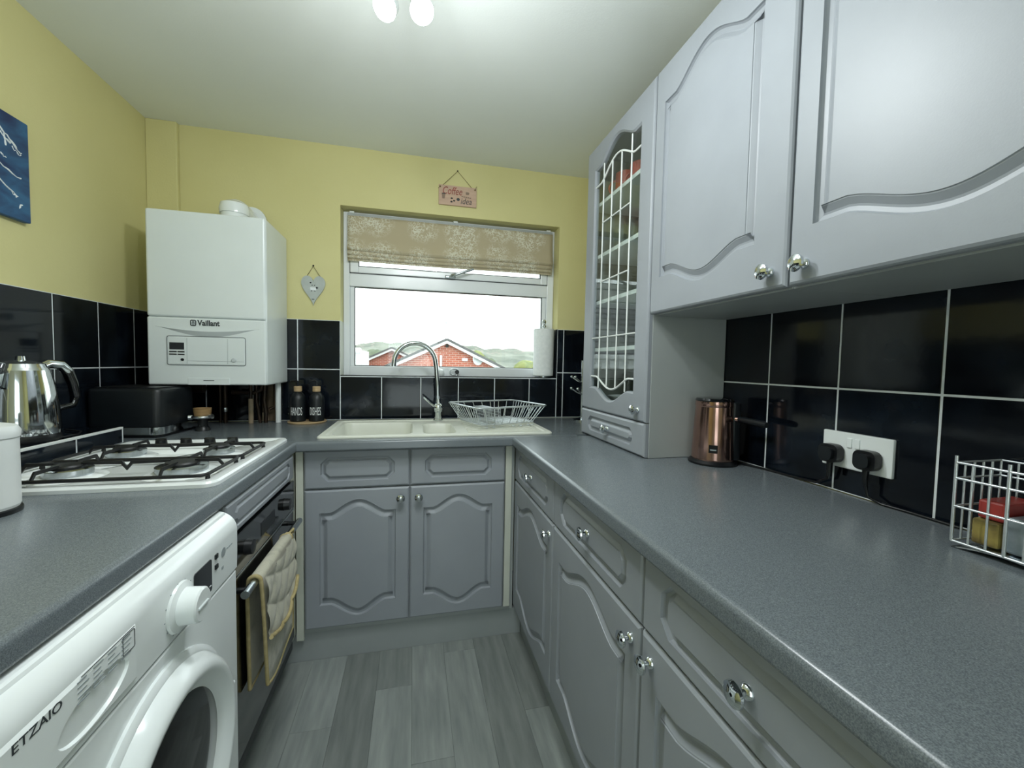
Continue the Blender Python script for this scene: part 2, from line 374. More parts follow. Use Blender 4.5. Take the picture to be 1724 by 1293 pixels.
def arc(c, r, a0, a1, n, U, V): return [Vector(c) + U * (r * math.cos(a0 + (a1 - a0) * i / n)) + V * (r * math.sin(a0 + (a1 - a0) * i / n)) for i in range(n + 1)]

# ------------------------------------------------------------------ room shell
YB = -3.3                                          # wall behind the photographer
g = G().box(XL - 0.1, XR + 0.1, YB - 0.1, 0.25, -0.1, -0.004); floor = g.build('floor', 'floor_gap', kind='structure')
pm = G().box(-0.0648, 0.0648, -0.4497, 0.4497, -0.004, 0, 0.0006, 1).mesh('plank', 'floor_wood')
for i in range(17):
    x = -1.105 + i * 0.13
    y = -0.12 - [0.1, 0.62, 0.33, 0.8, 0.2, 0.52, 0.05, 0.7, 0.4][(i + 5) % 9]
    yy = y + 0.45
    k = 0
    while yy > YB + 0.5:
        inst('plank', pm, (x, yy - 0.45 if k else yy - 0.45, 0), floor); yy -= 0.9; k += 1
G().box(XL - 0.1, XR + 0.1, YB - 0.1, 0.25, HC, HC + 0.1).build('ceiling', 'ceiling_paint', kind='structure')
wl = G().box(XL - 0.1, XL, YB, 0.25, 0, HC).build('wall_left', 'yellow_paint', kind='structure')
wr = G().box(XR, XR + 0.1, YB, 0.25, 0, HC).build('wall_right', 'yellow_paint', kind='structure')
DX0, DX1, DZ = -0.45, 0.42, 2.03
g = G(); g.box(XL - 0.1, DX0, YB - 0.1, YB, 0, HC); g.box(DX1, XR + 0.1, YB - 0.1, YB, 0, HC); g.box(DX0, DX1, YB - 0.1, YB, DZ, HC)
g.build('wall_front', 'plain_paint', kind='structure')
# unseen glazed door, added behind the photographer to let in daylight fill
dr1 = thing('added_door_1', ((DX0 + DX1) / 2, YB - 0.05, 0), None, None, kind='structure')
g = G()
for x0, x1, z0, z1 in ((DX0 + .001, DX0 + .10, 0.001, DZ - .001), (DX1 - .10, DX1 - .001, 0.001, DZ - .001), (DX0 + .10, DX1 - .10, 0.001, 0.18), (DX0 + .10, DX1 - .10, 0.93, 1.03), (DX0 + .10, DX1 - .10, 1.93, DZ - .001)):
    g.box(x0, x1, YB - 0.075, YB - 0.02, z0, z1, 0.004)
g.build('added_door_frame', 'upvc', dr1)
for z0, z1 in ((0.18, 0.93), (1.03, 1.93)): G().box(DX0 + .10, DX1 - .10, YB - 0.052, YB - 0.048, z0, z1).build('pane', 'window_glass', dr1)
G().tube([(DX1 - 0.05, YB - 0.02, 1.02), (DX1 - 0.05, YB + 0.03, 1.02), (DX1 - 0.16, YB + 0.035, 1.02)], 0.009, 8).build('door_handle', 'steel', dr1)
g = G(); g.box(XL, WX0, 0, 0.25, 0, HC); g.box(WX1, XR, 0, 0.25, 0, HC); g.box(WX0, WX1, 0, 0.25, 0, WZ0); g.box(WX0, WX1, 0, 0.25, WZ1, HC)
wb = g.build('wall_back', 'yellow_paint', kind='structure')
G().box(XL, XL + 0.126, -0.025, 0, TR2, HC, 0.004).build('pipe_boxing', 'yellow_paint', wb)

# wall tiles: grout bed, then every tile
TH = 0.007
def tiles(wall, boxes, axis, plane, sgn, grout_ranges):
    """boxes: (a0,a1,z0,z1) spans along the wall; tiles stand proud of the grout bed"""
    g = G()
    for a0, a1, z0, z1 in grout_ranges:
        lo, hi = (plane, plane + sgn * 0.0062) if sgn > 0 else (plane + sgn * 0.0062, plane)
        g.box(lo, hi, a0, a1, z0, z1) if axis == 'x' else g.box(a0, a1, lo, hi, z0, z1)
    g.build('grout_bed', 'grout', wall)
    cache = {}
    gp = 0.0021
    for a0, a1, z0, z1 in boxes:
        da, dz = round(a1 - a0, 3), round(z1 - z0, 3)
        if da < 0.012 or dz < 0.012: continue
        if (da, dz) not in cache:
            q = G()
            if axis == 'x': q.box(0 if sgn > 0 else -TH, TH if sgn > 0 else 0, -da / 2 + gp, da / 2 - gp, -dz / 2 + gp, dz / 2 - gp, 0.0014, 2)
            else: q.box(-da / 2 + gp, da / 2 - gp, 0 if sgn > 0 else -TH, TH if sgn > 0 else 0, -dz / 2 + gp, dz / 2 - gp, 0.0014, 2)
            cache[da, dz] = q.mesh('tile', 'tile_black')
        c = (plane, (a0 + a1) / 2, (z0 + z1) / 2) if axis == 'x' else ((a0 + a1) / 2, plane, (z0 + z1) / 2)
        inst('tile', cache[da, dz], c, wall)
def cols(edges, rows, skip=None):
    return [(a, b, z0, z1) for a, b in zip(edges[:-1], edges[1:]) for z0, z1 in rows if not (skip and skip(a, b, z0, z1))]
ZB = ZT + 0.002
ye = [-0.002, -0.145, -0.357, -0.567, -0.777, -0.987, -1.197, -1.407, -1.617, -1.827, -2.037]; ye = ye[::-1]
tiles(wl, cols(ye, [(ZB, TR1), (TR1, TR2)]), 'x', XL, 1, [(-2.037, -0.002, ZB, TR2)])
ye = [-0.19, -0.405, -0.62, -0.835, -1.047, -1.262, -1.477, -1.693, -1.908, -2.123, -2.338][::-1]
ye = [y for y in ye]; ye.append(-0.008)
tiles(wr, cols(ye, [(ZB, 1.175), (1.175, 1.440)]), 'x', XR, -1, [(-2.338, -0.008, ZB, 1.440)])
xe = [XL + 0.008, -1.201, -0.995, -0.789, -0.583, WX0]
bx = cols(xe, [(ZB, TR1), (TR1, TR2 - 0.004)])
bx += cols([WX0, -0.171, 0.035, 0.241, 0.447, 0.653, WX1], [(ZB, WZ0)])
bx += cols([WX1, 0.859, 1.065], [(ZB, TR1), (TR1, TR2 - 0.004)])
tiles(wb, bx, 'y', 0.0, -1, [(XL + 0.008, WX0, ZB, TR2 - 0.004), (WX0, WX1, ZB, WZ0), (WX1, XR - 0.008, ZB, TR2 - 0.004)])

# ------------------------------------------------------------------ window
YW = 0.085
win = thing('window_1', (0.22, YW + 0.03, WZ0), None, None, kind='structure')
fx0, fx1, fz0, fz1 = WX0 + 0.001, WX1 - 0.001, WZ0 + 0.001, WZ1 - 0.001
lx0, lx1, lz0, lz1 = -0.322, 0.752, 1.197, 1.630      # lower fixed pane
ux0, ux1, uz0, uz1 = -0.300, 0.735, 1.737, 1.985      # glass of the top-hung sash
def frame4(g, a, b, y0, y1, bev=0.004):
    (x0, x1, z0, z1), (i0, i1, j0, j1) = a, b
    g.box(x0, i0, y0, y1, z0, z1, bev); g.box(i1, x1, y0, y1, z0, z1, bev); g.box(i0 - .001, i1 + .001, y0, y1, z0, j0, bev); g.box(i0 - .001, i1 + .001, y0, y1, j1, z1, bev)
g = G(); frame4(g, (fx0, fx1, fz0, fz1), (-0.345, 0.777, lz0, 2.0), YW, YW + 0.06); g.box(-0.345, 0.777, YW, YW + 0.06, lz1, 1.700, 0.004)
g.box(-0.345, lx0, YW + 0.012, YW + 0.05, lz0, lz1, 0.003); g.box(lx1, 0.777, YW + 0.012, YW + 0.05, lz0, lz1, 0.003)
g.build('window_frame', 'upvc', win)
g = G(); frame4(g, (-0.343, 0.775, 1.703, 1.998), (ux0, ux1, uz0, uz1), YW - 0.006, YW + 0.05); g.build('sash', 'upvc', win)
g = G(); frame4(g, (lx0, lx1, lz0, lz1), (lx0 + .004, lx1 - .004, lz0 + .004, lz1 - .004), YW + 0.014, YW + 0.02, 0); frame4(g, (ux0, ux1, uz0, uz1), (ux0 + .004, ux1 - .004, uz0 + .004, uz1 - .004), YW - 0.002, YW + 0.004, 0)
frame4(g, (-0.346, 0.778, 1.6995, 2.001), (-0.343, 0.775, 1.703, 1.998), YW - 0.002, YW + 0.004, 0)
g.build('gasket', 'gasket', win)
G().box(lx0, lx1, YW + 0.028, YW + 0.032, lz0, lz1).build('pane', 'window_glass', win)
G().box(ux0, ux1, YW + 0.020, YW + 0.024, uz0, uz1).build('pane', 'window_glass', win)
h = G().box(0.165, 0.225, YW - 0.022, YW - 0.006, 1.702, 1.720, 0.005).build('window_handle', 'steel', win)
G().tube([(0.195, YW - 0.02, 1.711), (0.20, YW - 0.045, 1.714), (0.23, YW - 0.05, 1.722), (0.31, YW - 0.052, 1.752), (0.322, YW - 0.052, 1.757)], [0.008, 0.008, 0.008, 0.007, 0.006], 8).build('lever', 'steel', h)
# tiled reveal and sill
sl = G().box(WX0, WX1, -0.008, YW + 0.001, WZ0 - 0.0005, WZ0 + 0.006, 0.002).build('window_sill', 'tile_black', win)
G().box(WX0 + 0.0005, WX1 - 0.0005, -0.0092, -0.0078, WZ0 - 0.004, WZ0 + 0.0005).build('grout_line', 'grout', win)
G().box(WX1 - 0.006, WX1, -0.008, YW, WZ0 + 0.006, TR2 - 0.004, 0.0015).build('reveal_tile', 'tile_black', win)
G().box(WX0, WX0 + 0.003, -0.0075, YW, WZ0 + 0.006, TR2 - 0.004, 0.001).build('reveal_tile', 'cream_filler', win)  # black tile seen edge-on; its pale reflection is put into the colour

# roman blind
bl = thing('roman_blind', (0.22, 0.04, 1.76), 'beige floral roman blind drawn up over the top of the window', 'blind')
bx0, bx1 = -0.352, 0.796
def sag(x): t = (x - bx0) / (bx1 - bx0); return 0.010 * math.sin(PI * t) ** 2 + 0.004 * math.sin(7 * t)
def fold(name, prof, mt='blind_linen', s=1.0, n=40):
    g = G()
    g.grid(lambda a, b: Vector((bx0 + (bx1 - bx0) * a, *((lambda q: (q[0] , q[1] - s * b * sag(bx0 + (bx1 - bx0) * a)))(pt(prof, b))))), n, 24)
    o = g.build(name, mt, bl, sharp=80); md = o.modifiers.new('s', 'SOLIDIFY'); md.thickness = 0.002; return o
def pt(prof, b):
    k = b * (len(prof) - 1); i = min(int(k), len(prof) - 2); f = k - i
    return (prof[i][0] * (1 - f) + prof[i + 1][0] * f, prof[i][1] * (1 - f) + prof[i + 1][1] * f)
fold('blind_face', [(0.055, 1.997), (0.055, 1.93), (0.051, 1.87), (0.042, 1.838), (0.036, 1.826), (0.044, 1.816), (0.057, 1.83)])
fold('blind_fold', [(0.062, 1.88), (0.056, 1.84), (0.048, 1.812), (0.043, 1.800), (0.049, 1.791), (0.058, 1.80)], s=0.6)
fold('blind_fold', [(0.066, 1.86), (0.060, 1.82), (0.053, 1.790), (0.048, 1.779), (0.054, 1.772), (0.062, 1.785)], s=0.4)
fold('blind_fold', [(0.070, 1.84), (0.065, 1.80), (0.060, 1.772), (0.058, 1.760), (0.061, 1.759)], s=0.2)
G().box(bx0, bx1, 0.057, 0.078, 1.995, 2.012, 0.002).build('headrail', 'carcass', bl)
for x in (-0.33, 0.22, 0.77): G().box(x - 0.012, x + 0.012, 0.052, 0.076, 2.010, 2.020, 0.001).build('bracket', 'white_matt', bl)

# ------------------------------------------------------------------ worktops
def nose_run(name, p, mt, label, holes=None):
    pass
def wt_profile(depth):  # rounded front nose, u = distance from the wall, v = height
    r = 0.011; p = [(0, ZU - ZT), (0, 0)]
    for i in range(7): a = PI / 2 - PI / 2 * i / 6; p.append((depth - r + r * math.cos(a), -r + r * math.sin(a)))
    for i in range(5): a = -PI / 2 * i / 4; p.append((depth - 0.006 + 0.006 * math.cos(a), ZU - ZT + 0.006 + 0.006 * math.sin(a)))
    return p
YE = -2.22
G().prism(wt_profile(0.5965), (-1.0305, 0, ZT), X, Z, Y, -1.93, YBE - 0.0005).build('worktop', 'worktop', label='grey speckled worktop holding the hob, along the left side', category='worktop')
G().prism(wt_profile(XR - 0.008 - XRE), (XR - 0.008, 0, ZT), -X, Z, Y, YE, YBE - 0.0005).build('worktop', 'worktop', label='long grey speckled worktop running along the right wall', category='worktop')
# back run with a cut-out for the sink
SX0, SX1, SY0, SY1 = -0.378, 0.612, -0.568, -0.085
hx0, hx1, hy0, hy1 = SX0 + 0.02, SX1 - 0.02, SY0 + 0.02, SY1 - 0.02
g = G(); y0 = -0.008
g.box(XL + 0.008, hx0, YBE + 0.04, y0, ZU, ZT); g.box(hx1, XR - 0.008, YBE + 0.04, y0, ZU, ZT)
g.box(hx0, hx1, hy1, y0, ZU, ZT); g.box(hx0, hx1, YBE + 0.04, hy0, ZU, ZT)
pr = [(u - 0.04, v) for u, v in wt_profile(0.08)]
g.prism([(0, ZU - ZT), (0, 0)] + [(u, v) for u, v in pr[2:]], (0, YBE + 0.04, ZT), -Y, Z, X, -1.0305, XRE + 0.3)
g.build('worktop', 'worktop', label='grey worktop with the inset sink below the window', category='worktop')
G().box(XLE - 0.30, XLE - 0.004, YBE - 0.0012, YBE + 0.0012, ZT - 0.002, ZT + 0.0006).build('trim_1', 'steel', kind='structure')
G().box(XRE + 0.004, XRE + 0.34, YBE - 0.0012, YBE + 0.0012, ZT - 0.002, ZT + 0.0006).build('trim_2', 'steel', kind='structure')

# ------------------------------------------------------------------ tiled ledge behind the hob
ld = G().box(XL + 0.008, -1.0312, -2.0, -0.545, ZT + 0.0005, 0.9645).build('trim_3', 'grout', kind='structure')
for i in range(6):
    a1 = -0.545 - 0.21 * i; a0 = a1 - 0.21
    G().box(-1.037, -1.0305, a0 + 0.0025, a1 - 0.0025, ZT + 0.001, 0.960, 0.0015).build('tile', 'tile_black', ld)
    G().box(XL + 0.009, -1.040, a0 + 0.0025, a1 - 0.0025, 0.960, 0.9665, 0.0015).build('tile', 'tile_black', ld)
G().box(-1.040, -1.0295, -2.0, -0.543, 0.960, 0.9675, 0.001).build('edge_strip', 'white_matt', ld)
G().box(-1.0375, -1.0300, -0.547, -0.543, ZT + 0.001, 0.9675, 0.001).build('edge_strip', 'white_matt', ld)

# ------------------------------------------------------------------ base cabinets
ZD0, ZD1, ZW0, ZW1 = 0.142, 0.707, 0.712, 0.868
def base_doorset(root, O, U, N, w, kside, drawer_knob=True, door_knob=True):
    """drawer front over door; O = lower left corner of the door back face"""
    dr = panel('drawer', O + Z * (ZW0 - ZD0), U, Z, N, w, ZW1 - ZW0, oct_poly(w, ZW1 - ZW0, 0.06, 0.029, 0.026), root)
    dd = panel('door', O, U, Z, N, w, ZD1 - ZD0, arch_poly(w, ZD1 - ZD0, 0.055, 0.092, 0.095, 0.05, 0.055), root)
    if drawer_knob: knob(O + U * (w / 2) + Z * (0.790 - ZD0) + N * 0.019, N, dr)
    if door_knob: knob(O + U * (w - 0.035 if kside > 0 else 0.035) + Z * (0.664 - ZD0) + N * 0.019, N, dd)
    return dr, dd
YD = -0.559                                         # back of the sink unit's doors
sc = thing('sink_cabinet', (-0.013, -0.3, 0.14), 'mid grey double sink cabinet with two arched doors under the window', 'cabinet')
g = G(); g.box(-0.45, 0.437, YD - 0.001, YD + 0.018, 0.12, ZU, 0.001); g.box(-0.45, -0.43, YD, -0.02, 0.12, ZU - 0.2); g.box(0.42, 0.437, YD, -0.02, 0.12, ZU - 0.2); g.build('body', 'carcass', sc)
for i in range(2):
    x = -0.4185 + 0.4055 * i
    base_doorset(sc, Vector((x, YD - 0.0012, ZD0)), X, -Y, 0.4030, 1 if i == 0 else -1, drawer_knob=False)
G().box(-0.449, -0.4225, YD - 0.017, YD - 0.001, 0.10, ZU - 0.002, 0.001).build('filler_strip', 'cream_filler', sc)
G().box(0.3935, 0.4205, YD - 0.017, YD - 0.001, 0.142, ZU - 0.002, 0.001).build('filler_strip', 'cream_filler', sc)
XD = 0.457                                          # back of the right-hand doors
yb = [-0.560, -1.086, -1.612, -2.138]
lab = ['grey base cabinet in the right run beside the sink cabinet', 'middle grey base cabinet of the right run under the worktop', 'nearest grey base cabinet of the right run, cut off by the frame']
for i in range(3):
    b = thing('base_cabinet', (0.75, (yb[i] + yb[i + 1]) / 2, 0.14), lab[i], 'cabinet', 'grey base cabinets along the right wall')
    g = G(); g.box(XD + 0.001, XR - 0.03, yb[i + 1] + 0.001, yb[i] - 0.001, 0.12, ZU - 0.0005, 0.001); g.build('body', 'carcass', b)
    w_ = yb[i] - yb[i + 1] - 0.004
    base_doorset(b, Vector((XD, yb[i] - 0.002, ZD0)), -Y, -X, w_, -1 if i == 2 else 1)
# plinths
G().box(-0.535, 0.478, -0.556, -0.538, 0, 0.119, 0.001).build('trim_4', 'plinth_grey', kind='structure')
G().box(0.480, 0.498, -2.14, -0.556, 0, 0.119, 0.001).build('trim_5', 'plinth_grey', kind='structure')
G().box(-0.540, -0.522, -1.222, -0.557, 0, 0.119, 0.001).build('trim_6', 'plinth_grey', kind='structure')

# ------------------------------------------------------------------ wall cabinets
XF = 0.776                                          # back of the wall-unit doors (front face 0.757)
wy = [-1.079, -1.600, -2.128]
wlab = ['grey wall cabinet next to the tall glazed unit', 'large near grey wall cabinet at the upper right edge']
for i in range(2):
    b = thing('wall_cabinet', (0.92, (wy[i] + wy[i + 1]) / 2, 1.392), wlab[i], 'cabinet', 'grey wall cabinets over the right worktop')
    G().box(XF + 0.001, XR - 0.009, wy[i + 1] + 0.0008, wy[i] - 0.0008, 1.392, 2.165, 0.001).build('body', 'carcass', b)
    w_ = wy[i] - wy[i + 1] - 0.006
    d = panel('door', Vector((XF, wy[i] - 0.003, 1.396)), -Y, Z, -X, w_, 0.772, arch_poly(w_ - (0.036 if i == 0 else 0), 0.772, 0.050, 0.118, 0.112, 0.060, 0.045), b)
    knob((XF - 0.019, (wy[1] + (0.043 if i == 0 else -0.040)), 1.434), -X, d)

# ------------------------------------------------------------------ tall glazed unit standing on the worktop
ty0, ty1, tz1 = -0.538, -1.076, 2.170
t = thing('dresser_unit', (0.92, (ty0 + ty1) / 2, ZT), 'tall grey glazed cabinet with leaded glass door standing on the worktop', 'cabinet')
g = G(); xb = XR - 0.009; e = 0.018
g.box(XF + 0.001, xb, ty1, ty1 + e, ZT + 0.001, tz1, 0.001); g.box(XF + 0.001, xb, ty0 - e, ty0, ZT + 0.001, tz1, 0.001)
g.box(xb - 0.008, xb, ty1 + e, ty0 - e, ZT + 0.001, tz1); g.box(XF + 0.001, xb, ty1 + e, ty0 - e, tz1 - e, tz1); g.box(XF + 0.001, xb, ty1 + e, ty0 - e, 1.028, 1.046); g.box(XF + 0.001, xb, ty1 + e, ty0 - e, ZT + 0.001, ZT + 0.012)
g.build('body', 'carcass', t)
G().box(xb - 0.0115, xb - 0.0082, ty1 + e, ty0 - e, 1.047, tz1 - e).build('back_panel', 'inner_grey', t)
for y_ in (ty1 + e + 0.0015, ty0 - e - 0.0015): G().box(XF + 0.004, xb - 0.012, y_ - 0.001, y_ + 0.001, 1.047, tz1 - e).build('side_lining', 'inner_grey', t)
for z in (1.30, 1.505, 1.705, 1.930): G().box(XF + 0.004, xb - 0.012, ty1 + e + 0.003, ty0 - e - 0.003, z - 0.016, z, 0.001).build('shelf', 'white_matt', t)
w_ = ty0 - ty1 - 0.004; O = Vector((XF, ty0 - 0.002, 1.032)); hd = tz1 - 1.032 - 0.002
cn = arch_poly(w_, hd, 0.078, 0.10, 0.093, 0.058, 0.048)
d = panel('door', O, -Y, Z, -X, w_, hd, cn, t, glass=True)
P = lambda u, v, n=0.0: O - Y * u + Z * v - X * n
g = G(); a = g.ring([P(p[0], p[1], 0.006) for p in offset_poly(cn, 0.004)]); b_ = g.ring([P(p[0], p[1], 0.010) for p in offset_poly(cn, 0.004)]); g.skin([a, b_], True, True, True)
g.build('pane', 'cabinet_glass', d)
def strip(pts, ww=0.0035): G().tube([P(u, v, 0.0115) for u, v in pts], ww, 6).build('lead_strip', 'white_matt', d)
u0, u1 = 0.078, w_ - 0.078; du = (u1 - u0) / 5
top = lambda u: hd - 0.10 - 0.075 + 0.058 * bump_fn((u - w_ / 2) / (w_ / 2 - 0.078))
bot = lambda u: 0.093 + 0.052 - 0.048 * bump_fn((u - w_ / 2) / (w_ / 2 - 0.078))
strip([(u0 + (u1 - u0) * i / 30, top(u0 + (u1 - u0) * i / 30)) for i in range(31)], 0.004)
strip([(u0 + (u1 - u0) * i / 30, bot(u0 + (u1 - u0) * i / 30)) for i in range(31)], 0.004)
for i in range(1, 5):
    u = u0 + du * i
    a0 = 0.095 if i in (1, 4) else bot(u); a1 = hd - 0.102 if i in (1, 4) else top(u)
    strip([(u, a0), (u, a1)], 0.003)
strip([(u0 + du, 0.79), (u1 - du, 0.79)], 0.003); strip([(u0 + du, 0.545), (u1 - du, 0.545)], 0.003); strip([(u0, 0.31), (u1, 0.31)], 0.003)
knob((XF - 0.019, ty1 + 0.045, 1.072), -X, d)
dz = 1.0285 - ZT - 0.003
dr = panel('drawer', Vector((XF, ty0 - 0.002, ZT + 0.003)), -Y, Z, -X, w_, dz, oct_poly(w_, dz, 0.075, 0.026, 0.02), t)
knob((XF - 0.019, (ty0 + ty1) / 2, ZT + 0.06), -X, dr)

# crockery behind the leaded glass
def mug(x, y, z, r, hh, mt, label, ang=0.0):
    o = thing('mug', (x, y, z), label, 'mug', 'mugs and glasses in the glazed cabinet')
    G().lathe((x, y, z), [(0, 0), (r * 0.85, 0), (r, 0.008), (r, hh), (r - 0.003, hh), (r - 0.004, 0.008), (0, 0.006)], 20).build('cup_body', mt, o)
    U = Vector((math.cos(ang), math.sin(ang), 0)); G().tube(arc(Vector((x, y, z + hh * 0.5)) + U * (r - 0.002), hh * 0.28, -PI / 2, PI / 2, 8, U, Z), 0.005, 6).build('handle', mt, o)
mug(0.86, -0.70, 1.9305, 0.042, 0.10, 'red_glaze', 'rust red mug at the window end of the top cabinet shelf', 2.5)
mug(0.86, -0.82, 1.9305, 0.042, 0.085, 'red_glaze', 'second rust red mug on the top cabinet shelf', 2.2)
def tumbler(x, y, z, r, hh, label):
    G().lathe((x, y, z), [(0, 0), (r * 0.8, 0), (r, hh), (r - 0.002, hh), (r * 0.8 - 0.002, 0.006), (0, 0.006)], 18).build('tumbler', 'cabinet_glass', label=label, category='glass', group='mugs and glasses in the glazed cabinet')
tumbler(0.85, -0.93, 1.9305, 0.034, 0.10, 'clear tumbler beside the red mugs on the top shelf')
tumbler(0.85, -0.68, 1.7055, 0.034, 0.11, 'clear tumbler on the second cabinet shelf, window end')
tumbler(0.85, -0.78, 1.7055, 0.034, 0.11, 'clear tumbler in the middle of the second cabinet shelf')
G().lathe((0.86, -0.90, 1.7055), [(0, 0), (0.03, 0), (0.045, 0.03), (0.045, 0.075), (0.042, 0.075), (0.04, 0.03), (0, 0.006)], 20).build('dark_bowl', 'black_plastic', label='small dark bowl on the second shelf behind leaded glass', category='bowl')
G().lathe((0.88, -0.72, 1.0465), [(0, 0), (0.04, 0), (0.075, 0.05), (0.072, 0.05), (0.038, 0.004), (0, 0.004)], 22).build('glass_bowl', 'dish_grey', label='grey bowl on the bottom of the glazed cabinet', category='bowl')
g = G().lathe((0.90, -0.93, 1.0465), [(0, 0), (0.06, 0), (0.085, 0.012), (0.085, 0.016), (0.06, 0.018), (0.085, 0.026), (0.085, 0.03), (0.06, 0.032), (0.085, 0.04), (0.085, 0.044), (0, 0.046)], 24).build('plate_stack', 'white_gloss', label='short stack of white plates low in the glazed cabinet', category='plates')

# ------------------------------------------------------------------ sink, tap, dish rack
s = thing('sink', (0.117, -0.33, ZT), 'off-white one and a half bowl sink with drainer below the window', 'sink')
g = G()
zs = ZT + 0.010
outer = rrect(SX0, SX1, SY0, SY1, 0.022); outer2 = rrect(SX0 + 0.004, SX1 - 0.004, SY0 + 0.004, SY1 - 0.004, 0.02)
def R3(poly, z): return g.ring([(p[0], p[1], z) for p in poly])
o0 = R3(outer, ZT + 0.0005); o1 = R3(outer, ZT + 0.006); o2 = R3(outer2, zs)
inn = rrect(SX0 + 0.026, SX1 - 0.026, SY0 + 0.026, SY1 - 0.02, 0.03); i0 = R3(inn, zs); i1 = R3(offset_poly(inn, 0.006), zs - 0.005)
g.skin([o0, o1, o2]); g.fill(o2, i0); g.skin([i0, i1])
B1 = rrect(-0.335, -0.005, -0.520, -0.150, 0.05); B2 = rrect(0.040, 0.185, -0.520, -0.215, 0.04)
loops = [i1]
for Bp, dp in ((B1, 0.165), (B2, 0.10)):
    a = R3(Bp, zs - 0.005); b = R3(offset_poly(Bp, 0.006), zs - 0.013); c_ = R3(offset_poly(Bp, 0.016), zs - dp); d_ = R3(offset_poly(Bp, 0.034), zs - dp - 0.012)
    g.skin([a, b, c_, d_]); g.bm.faces.new(d_); loops.append(a)
g.fill(*loops)
g.build('sink_body', 'sink_cream', s)
for i in range(9):
    y = -0.50 + i * 0.043
    G().box(0.235, 0.560, y - 0.007, y + 0.007, zs - 0.0052, zs - 0.0005, 0.002).build('drainer_rib', 'sink_cream', s)
for x, y, z in ((-0.17, -0.335, zs - 0.177), (0.112, -0.37, zs - 0.112)):
    G().lathe((x, y, z), [(0, 0), (0.034, 0), (0.034, 0.002), (0.026, 0.004), (0.02, 0.002), (0, 0.002)], 20).build('waste', 'chrome', s)
tp = thing('mixer_tap', (0.124, -0.112, zs), 'chrome swan-neck mixer tap behind the sink', 'tap')
G().lathe((0.124, -0.112, zs - 0.004), [(0, 0), (0.025, 0), (0.025, 0.006), (0.019, 0.012), (0.019, 0.045), (0.024, 0.050), (0.026, 0.065), (0.024, 0.082), (0.016, 0.090), (0.013, 0.115), (0, 0.115)], 24).build('tap_body', 'chrome', tp)
pth = [(0.124, -0.112, 1.0), (0.120, -0.112, 1.1), (0.113, -0.111, 1.19)] + [Vector((0.0035 + 0.105 * math.cos(a), -0.111 - 0.02 * (1 - math.cos(a)) / 2, 1.217 + 0.105 * math.sin(a))) for a in [PI * i / 20 for i in range(1, 21)]] + [(-0.103, -0.131, 1.200)]
G().tube(pth, 0.0125, 12).build('spout', 'chrome', tp)
G().tube([(0.112, -0.118, 0.985), (0.08, -0.122, 1.010), (0.048, -0.124, 1.040)], [0.0065, 0.0055, 0.005], 8).build('lever', 'chrome', tp)
G().ico((0.124, -0.112, 0.985), 0.027, 3).build('tap_ball', 'chrome', tp)

rk = thing('dish_rack', (0.41, -0.30, zs), 'empty chrome wire dish rack standing askew on the drainer', 'dish rack')
ca, sa = math.cos(math.radians(19)), math.sin(math.radians(19))
def RP(u, v, z): return Vector((0.405 + u * ca - v * sa, -0.295 + u * sa + v * ca, z))
ZR0, ZR1 = 0.938, 1.022
def rr2(hw, hd, r, z, n=4): return [RP(p[0], p[1], z) for p in rrect(-hw, hw, -hd, hd, r, n)]
G().tube(rr2(0.195, 0.165, 0.025, ZR1), 0.004, 8, True).build('rim', 'wire', rk)
G().tube(rr2(0.150, 0.120, 0.02, ZR0), 0.002, 6, True).build('base_ring', 'wire', rk)
for i in range(12):
    v = -0.145 + 0.29 * i / 11; k = 0.12 / 0.165
    G().tube([RP(-0.195, v, ZR1), RP(-0.155, v * k, ZR0 + 0.01), RP(-0.145, v * k, ZR0), RP(0.145, v * k, ZR0), RP(0.155, v * k, ZR0 + 0.01), RP(0.195, v, ZR1)], 0.0018, 5).build('wire', 'wire', rk)
for i in range(7):
    u = -0.16 + 0.32 * i / 6; k = 0.15 / 0.195
    G().tube([RP(u, -0.165, ZR1), RP(u * k, -0.125, ZR0 + 0.008), RP(u * k, -0.115, ZR0 - 0.001), RP(u * k, 0.115, ZR0 - 0.001), RP(u * k, 0.125, ZR0 + 0.008), RP(u, 0.165, ZR1)], 0.0020, 5).build('wire', 'wire', rk)
for u in (-0.12, -0.08, 0.03, 0.07, 0.115, 0.14):
    for sgn in (-1, 1):
        G().tube([RP(u, sgn * 0.11, ZR0 - 0.001), RP(u, sgn * 0.125, zs + 0.0035), RP(u, sgn * 0.10, zs + 0.0035)], 0.0016, 5).build('foot', 'wire', rk)
ck = G()
for i in range(14):
    v = -0.11 + 0.165 * i / 13
    ck.tube([RP(-0.10, v, ZR0 + 0.004), RP(-0.105, v, ZR1 - 0.012), RP(-0.045, v, ZR1 - 0.012), RP(-0.040, v, ZR0 + 0.004), RP(-0.10, v, ZR0 + 0.004)], 0.0012, 4)
for j in range(5):
    for u in (-0.103 + 0.0, -0.043): ck.tube([RP(u, -0.11, ZR0 + 0.01 + j * 0.015), RP(u, 0.055, ZR0 + 0.01 + j * 0.015)], 0.0012, 4)
for j in range(4): ck.tube([RP(-0.10 + j * 0.018, -0.11, ZR1 - 0.012), RP(-0.10 + j * 0.018, 0.055, ZR1 - 0.012)], 0.0012, 4)
ck.build('cutlery_holder', 'wire', rk)

